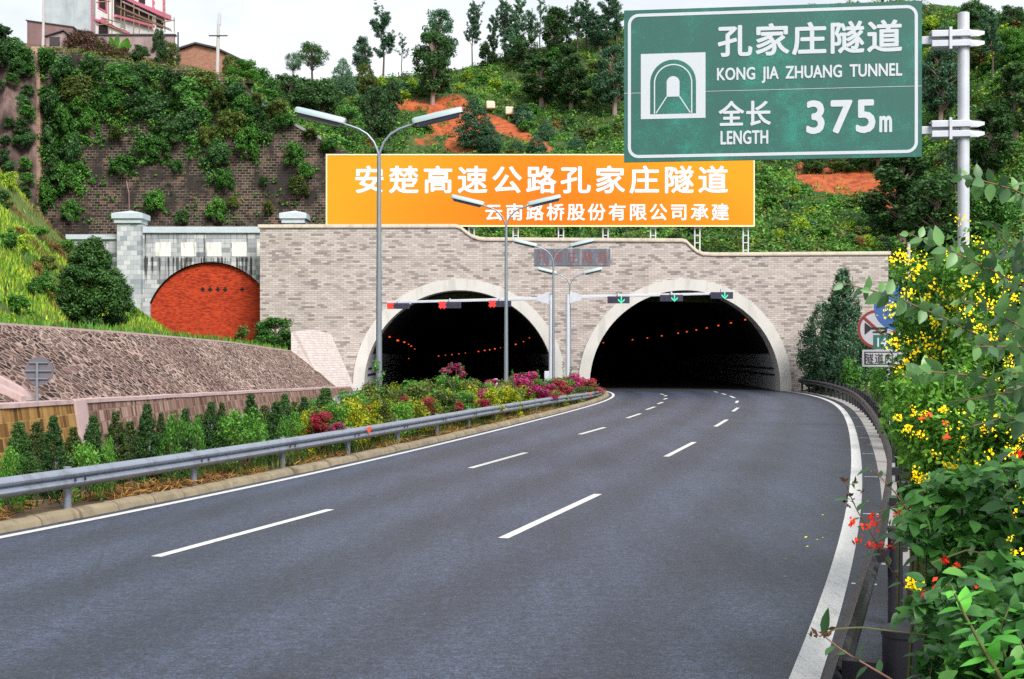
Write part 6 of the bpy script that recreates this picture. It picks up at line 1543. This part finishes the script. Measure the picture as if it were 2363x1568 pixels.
def polyline(pts, n):
    pts = np.array([tuple(p) for p in pts]); s = np.concatenate([[0], np.cumsum(np.linalg.norm(np.diff(pts, axis=0), axis=1))]); t = np.linspace(0, s[-1], n)
    # smooth through the surveyed points
    return np.stack([np.interp(t, s, pts[:, i]) for i in range(3)], 1)
# eucalypt sapling with drooping twigs of paired round leaves
EU = thing('eucalypt_sapling', 'eucalypt sapling with long drooping twigs of paired grey-green leaves at right', 'sapling', (2.95, 6.6, .3))
trunk = [Vector((2.95, 6.6, .3)), Vector((3.0, 6.5, 1.6)), Vector((2.92, 6.4, 3.0)), Vector((2.85, 6.3, 4.3))]
MB().tube(trunk, [.045, .04, .03, .015], 10).build('trunk', M_BARKPALE, EU, smooth=True)
tw = [(((2560,540),(2420,480),(2340,438),(2270,418),(2205,404)), 6.2), (((2540,760),(2400,680),(2300,630),(2200,582),(2120,548),(2083,534)), 6.0), (((2560,900),(2330,812),(2180,735),(2060,684),(1985,664),(1926,650)), 6.4), (((2560,960),(2400,905),(2250,868),(2150,858),(2105,862)), 5.8), (((2540,640),(2400,600),(2320,560),(2290,520)), 6.0), (((2560,700),(2420,640),(2330,590),(2260,575)), 6.6),
      (((2540,840),(2380,770),(2290,715),(2210,690)), 5.7), (((2560,980),(2420,930),(2320,905),(2200,930)), 5.9), (((2560,860),(2430,820),(2350,800),(2250,800)), 5.6), (((2560,740),(2440,700),(2380,650)), 5.5), (((2560,1020),(2420,990),(2330,960),(2240,985)), 5.6), (((2540,800),(2420,740),(2340,745),(2300,790)), 6.0), (((2550,900),(2440,850),(2370,860),(2310,860)), 5.5),
      (((2560,600),(2470,560),(2400,540),(2350,560)), 5.8), (((2560,930),(2450,890),(2390,880),(2340,900)), 5.3)]
for pts, Y in tw:
    P = [at(x, y, Y + .25 * math.sin(i * 1.7)) for i, (x, y) in enumerate(pts)]
    q = polyline(P, 44); d = np.gradient(q, axis=0)
    bz = P[0].z; jt = Vector((2.95 - .02 * (bz - 2), 6.45, bz - .25))
    tb = MB().tube([jt] + [Vector(v) for v in q[::3]] + [Vector(q[-1])], [.010] + list(np.linspace(.0065, .002, len(q[::3]) + 1)), 6).build('twig', M_TWIGRED, EU, smooth=True)
    LP, LD, LN, LL = [], [], [], []
    L_tot = np.linalg.norm(np.diff(q, axis=0), axis=1).sum(); npair = int(L_tot / .062)
    for i in range(npair):
        k = int((i + .8) / npair * 43); t = Vector(d[k]).normalized(); a = Vector((0, 0, 1)).cross(t).normalized(); b2 = t.cross(a)
        ang = (i % 2) * math.pi / 2 + random.uniform(-.5, .5)
        for s in (-1, 1):
            v = (a * math.cos(ang) + b2 * math.sin(ang)) * s + t * random.uniform(.1, .5) + Vector((0, 0, random.uniform(-.5, .1)))
            LP.append(q[k]); LD.append(tuple(v)); nn = t * -1 + Vector((random.gauss(0, .6), random.gauss(-.6, .5), random.gauss(.5, .5))); LN.append(tuple(nn)); LL.append(random.uniform(.072, .105) * (1 if i < npair * .8 else .7))
    LL = np.array(LL); leaves3d('leaves', LP, LD, LN, LL, LL * .58, L_EUC, EU, .1, .10)
# yellow-flowering shrubs filling the verge, and the bean plants in front
def mass_shrub(name, label, cat, group, spots, Yc, rr, n, leaf, asp, lm, jitter=.8, three=False):
    """one shrub whose leaf clumps sit round surveyed spots"""
    K = []; Rk = []
    for x, y in spots:
        p = at(x, y, Yc + random.uniform(-jitter, jitter)); K.append(tuple(p)); Rk.append(rr * random.uniform(.75, 1.25))
    cen = np.mean(K, 0); base = Vector((cen[0], cen[1], max(.0, verge(cen[1], cen[0] - RE(cen[1])) - .05)))
    t = thing(name, label, cat, base, group)
    m = MB()
    for kx in K:
        b = base + Vector((random.uniform(-.3, .3), random.uniform(-.2, .2), 0)); e = Vector(kx); m.tube([b, b.lerp(e, .55) + Vector((0, 0, .12)), e], [.014, .009, .004], 5, cap=False)
    m.build('stems', M_TWIG, t)
    C, Nn = cluster(K, Rk, n, .45, .15)
    if three:
        D = unit(n) * np.array([1, 1, .5]) + np.array([-.1, -.25, -.15]); LL = leaf * rng.uniform(.6, 1.3, n)
        N3 = np.array([0, -.25, 1]) + unit(n) * .55
        leaves3d('foliage', C, D, N3, LL, LL * asp, lm, t, .14, .12)
    else:
        C -= np.array(base); leaf_quads('foliage', C, Nn, leaf, asp, lm, t)
    return t
def grid(x0, x1, y0, y1, dx, dy, test=lambda x, y: True):
    out = []
    y = y0
    while y <= y1:
        x = x0 + random.uniform(0, dx)
        while x <= x1:
            if test(x, y): out.append((x + random.uniform(-.3, .3) * dx, y + random.uniform(-.3, .3) * dy))
            x += dx
        y += dy
    return out
lb = lambda y: float(np.interp(y, [560, 600, 660, 720, 800, 900, 960, 1050, 1150, 1300, 1450, 1600], [2230, 2130, 2080, 2065, 2070, 2060, 2075, 2095, 2110, 2135, 2150, 2165]))
A1 = mass_shrub('flowering_shrub', 'tall fine-leaved shrub with yellow flowers left of the sign pole foot', 'flowering shrub', 'yellow-flowering shrubs on the right verge', grid(2040, 2230, 640, 960, 34, 34, lambda x, y: x > lb(y) + 16), 13.5, .27, 12000, .066, .5, L_SENNA)
A2 = mass_shrub('flowering_shrub', 'tall fine-leaved shrub with yellow flowers at the right photo edge', 'flowering shrub', 'yellow-flowering shrubs on the right verge', grid(2225, 2520, 590, 1010, 40, 40), 12.5, .28, 14000, .066, .5, L_SENNA)
A3 = mass_shrub('flowering_shrub', 'yellow-flowered shrub behind the rail in the middle of the verge', 'flowering shrub', 'yellow-flowering shrubs on the right verge', grid(2055, 2260, 900, 1200, 33, 33, lambda x, y: x > lb(y) + 10), 9.5, .20, 11000, .054, .5, L_SENNA, .6)
A4 = mass_shrub('flowering_shrub', 'leafy yellow-flowered shrub at the right photo edge above the bean leaves', 'flowering shrub', 'yellow-flowering shrubs on the right verge', grid(2250, 2520, 960, 1240, 40, 38), 8.6, .19, 11000, .054, .5, L_SENNA, .6)
B1 = mass_shrub('bean_plant', 'broad-leaved bean plant behind the near rail post', 'bean plant', 'bean plants in the right foreground', grid(2110, 2300, 1130, 1420, 40, 40, lambda x, y: x > lb(y) + 24), 6.4, .13, 1700, .085, .60, L_BEAN, .5, True)
B2 = mass_shrub('bean_plant', 'broad-leaved bean plant in the lower right corner', 'bean plant', 'bean plants in the right foreground', grid(2190, 2560, 1370, 1700, 46, 46, lambda x, y: x > lb(y) + 40), 4.9, .12, 1300, .095, .60, L_BEAN, .35, True)
B4 = mass_shrub('bean_plant', 'small-leaved bean plant right behind the thick near rail post', 'bean plant', 'bean plants in the right foreground', grid(2135, 2230, 1380, 1600, 36, 36), 5.6, .10, 520, .075, .60, L_BEAN, .3, True)
B3 = mass_shrub('bean_plant', 'broad-leaved bean plant at the right photo edge', 'bean plant', 'bean plants in the right foreground', grid(2290, 2560, 1090, 1400, 44, 42), 5.8, .12, 1600, .085, .60, L_BEAN, .45, True)
# pale-green upright shoot with whorled leaves in the foreground corner
def shoot(parent, pts, Y, nl, L, asp, lm, rstem, spread=1.0, droop=-.1, name='shoot', lname='leaves', stem=M_TWIG):
    P = [at(x, y, Y) for x, y in pts]; q = polyline(P, 30); d = np.gradient(q, axis=0)
    MB().tube([Vector(v) for v in q[::3]] + [Vector(q[-1])], list(np.linspace(rstem, rstem * .3, len(q[::3]) + 1)), 7).build(name, stem, parent, smooth=True)
    LP, LD, LN = [], [], []
    for i in range(nl):
        k = int(29 * (i + 1) / nl * .98); t = Vector(d[k]).normalized(); a = i * 2.4; u_ = t.orthogonal().normalized(); w_ = t.cross(u_)
        v = (u_ * math.cos(a) + w_ * math.sin(a)) * spread + t * random.uniform(.2, .7) + Vector((0, 0, droop)); LP.append(q[k]); LD.append(tuple(v)); LN.append(tuple(t + Vector((0, -.3, .7))))
    LL = L * rng.uniform(.65, 1.15, nl); return leaves3d(lname, LP, LD, LN, LL, LL * asp, lm, parent, .12, .1)
L_FRESH = leaf_mat('leaf_fresh', G((.02, .09, .012), (.05, .20, .03), (.11, .36, .05), (.20, .48, .08)), clump=2.5, rough=.4, spec=.5)
FS = thing('leafy_shoot', 'fresh bright green upright shoot with long leaves in the lower right corner', 'shoot', (2.1, 4.5, .2))
shoot(FS, ((2400,1720),(2330,1600),(2270,1500),(2215,1400),(2195,1350)), 4.4, 26, .115, .42, L_FRESH, .012)
shoot(FS, ((2420,1680),(2340,1560),(2300,1470),(2330,1400)), 4.5, 14, .10, .42, L_FRESH, .008)
shoot(FS, ((2460,1700),(2400,1600),(2380,1540),(2355,1480)), 4.3, 12, .10, .45, L_FRESH, .008)
# red-flowered pea stems leaning over the rail
PE = thing('pea_plant', 'red-flowered pea stems leaning over the dark rail', 'pea plant', (2.05, 6.2, .2))
for pts, Y, nl in ((((2200,1500),(2120,1394),(2049,1305),(2002,1215),(1965,1160),(1950,1106)), 6.3, 16), (((2190,1300),(2110,1200),(2060,1130),(2020,1090),(2005,1072)), 7.0, 10), (((2160,1640),(2049,1564),(1945,1503),(1894,1462)), 5.0, 10), (((2230,1420),(2140,1290),(2080,1240),(2030,1200)), 6.4, 10)):
    shoot(PE, pts, Y, nl, .105, .44, L_BEAN, .007, 1.0, -.05, 'stem', 'leaves', M_TWIGRED)
for pts, Y in ((((2190,1180),(2100,1165),(2060,1170),(2010,1190)), 6.6), (((2300,1300),(2200,1290),(2110,1270),(2060,1262)), 6.0), (((2170,1470),(2080,1460),(1990,1448),(1925,1452),(1890,1470)), 5.2), (((2363,1270),(2290,1282),(2230,1270),(2150,1300)), 5.6)):
    P = polyline([at(x, y, Y) for x, y in pts], 14); MB().tube([Vector(v) for v in P], .0035, 5).build('tendril', M_TWIG, PE, smooth=True)
def flowers(name, parent, spots, lm, n, r, size, asp):
    K = []
    for x, y, Y in spots: K.append(tuple(at(x, y, Y)))
    K = np.array(K); i = np.repeat(np.arange(len(K)), n); C = K[i] + rng.normal(size=(len(i), 3)) * r * np.array([1, .7, .9])
    Nn = unit(len(i)) * .8 + np.array([0, -.7, .4]); Nn /= np.linalg.norm(Nn, axis=1, keepdims=True)
    C -= np.array(root_of(parent).location)
    for j in range(len(K)):
        sel = i == j; leaf_quads(name, C[sel], Nn[sel], size, asp, lm, parent)
yf = [(2060,602),(2075,594),(2090,598),(2105,595),(2118,615),(2110,634),(2130,604),(2183,585),(2200,591),(2217,506),(2149,659),(2101,676),(2090,680),(2060,704),(2047,724),(2139,690),(2207,682),(2205,703),(2183,768),(2132,779),(2138,802),(2111,816),(2064,789),(2070,797),(2160,801),(2081,853),(2110,862),(2175,676),(2092,830),(2150,828),(2085,870),(2160,745),(2175,712)]
flowers('flower_cluster', A1, [(x, y, 12.7) for x, y in yf], L_YELLOWFL, 20, .036, .026, .85)
yf2 = [(2264,683),(2270,700),(2288,715),(2322,693),(2345,690),(2312,716),(2244,744),(2300,640),(2227,658),(2346,831),(2335,843),(2330,745),(2260,760),(2290,780),(2320,590),(2250,560),(2280,590),(2340,770),(2230,720),(2355,650),(2317,670),(2245,640)]
flowers('flower_cluster', A2, [(x, y, 11.6) for x, y in yf2], L_YELLOWFL, 20, .036, .025, .85)
flowers('flower_cluster', A3, [(x, y, 8.7) for x, y in ((2071,965),(2108,953),(2122,1003),(2196,1066),(2188,1080),(2205,1080),(2111,1092),(2116,1105),(2134,1116),(2142,1110),(2163,1102),(2184,1114),(2148,1158),(2155,1150),(2177,944),(2095,990),(2230,1010))], L_YELLOWFL, 20, .022, .020, .85)
flowers('flower_cluster', A4, [(x, y, 7.8) for x, y in ((2278,984),(2278,996),(2290,1064),(2298,1072),(2271,1130),(2332,1102),(2340,1112),(2330,1040),(2360,1010))], L_YELLOWFL, 20, .022, .019, .85)
flowers('flower_cluster', B1, [(2108,1348,5.9), (2120,1352,5.9), (2098,1344,5.9)], L_YELLOWFL, 16, .014, .022, .8)
rf = [(2130,962,8.6),(2148,960,8.6),(2184,979,8.5),(2184,1010,8.4),(2346,1047,7.2),(2352,1050,7.2),(2070,1189,6.2),(2160,1352,5.6),(2205,1309,5.4),(2247,1359,5.2),(2137,1371,5.6),(2185,1290,5.5)]
flowers('flower_cluster', PE, rf + [(1964,1205,6.2),(2000,1213,6.2),(2021,1210,6.2),(1978,1248,6.2),(2007,1260,6.2),(2028,1260,6.2),(2056,1262,6.1),(2015,1192,6.2)], L_REDFL, 8, .012, .030, .5)
flowers('seed_pod', PE, [(1950,1115,6.3),(1972,1112,6.3),(1962,1145,6.3),(1880,1465,5.0),(1905,1462,5.0),(1990,1130,6.4),(1955,1165,6.3)], dl, 5, .012, .035, .4)
# rank growth over the whole right verge
g = np.random.default_rng(41); K = []; Rk = []
while len(K) < 1500:
    Y = 2 + 86 * g.uniform(); d = g.uniform(2.2, 24); q = left_of(RE, -d, Y)
    if d < 4 and Y < 60: continue
    K.append((q.x, q.y, verge(Y, d))); Rk.append(g.uniform(.3, .9))
for lm_, n_ in ((L_MID, 16000), (L_OLIVE, 9000), (L_GRASS, 7000)):
    C, Nn = cluster(K, Rk, n_, .6, .2); tag(leaf_quads('verge_growth', C, Nn, .30, .45, lm_), kind='stuff')
# a scatter of weeds and fallen petals at the foot of the right rail
g = np.random.default_rng(31); C = []
for i in range(3400):
    Y = 3 + 60 * g.uniform() ** 1.7; d = g.uniform(1.25, 3.4); q = left_of(RE, -d, Y); C.append((q.x, q.y, verge(Y, d) + .08))
C = np.array(C); N_ = unit(len(C)) * np.array([1, 1, .25]); N_ /= np.linalg.norm(N_, axis=1, keepdims=True)
tag(leaf_quads('verge_grass', C, N_, .26, .12, L_MID, D=np.array([0, 0, 1]) + unit(len(C)) * .5), kind='stuff')
C = []
for x, y in ((1898,1188),(1902,1222),(1860,1240),(1885,1245),(1899,1240),(1863,1261),(1812,1290),(1812,1330),(1860,1314),(2000,962),(1930,1010)):
    p = gnd(x, y, .012); C.append(tuple(p))
for i in range(26):
    Y = g.uniform(9, 40); q = left_of(RE, -g.uniform(.2, .95), Y); C.append((q.x, q.y, .016))
C = np.array(C); N_ = np.array([0, 0, 1]) + unit(len(C)) * .2; N_ /= np.linalg.norm(N_, axis=1, keepdims=True)
tag(leaf_quads('fallen_petals', C, N_, .05, .7, L_YELLOWFL), kind='stuff')

for par, x0, x1, y0, y1, Y, n_ in ((A3, 2085, 2250, 940, 1190, 8.7, 14), (A4, 2255, 2363, 960, 1230, 7.8, 14), (A1, 2075, 2215, 640, 900, 12.7, 22), (A2, 2225, 2363, 600, 960, 11.6, 24), (B3, 2300, 2363, 1100, 1300, 5.3, 5)):
    sp = [(x, y, Y) for x, y in ((random.uniform(x0, x1), random.uniform(y0, y1)) for _ in range(n_)) if x > lb(y) + 14]
    flowers('flower_cluster', par, sp, L_YELLOWFL, 7, .02 * Y / 10, .019 * (Y / 10) ** .5, .85)
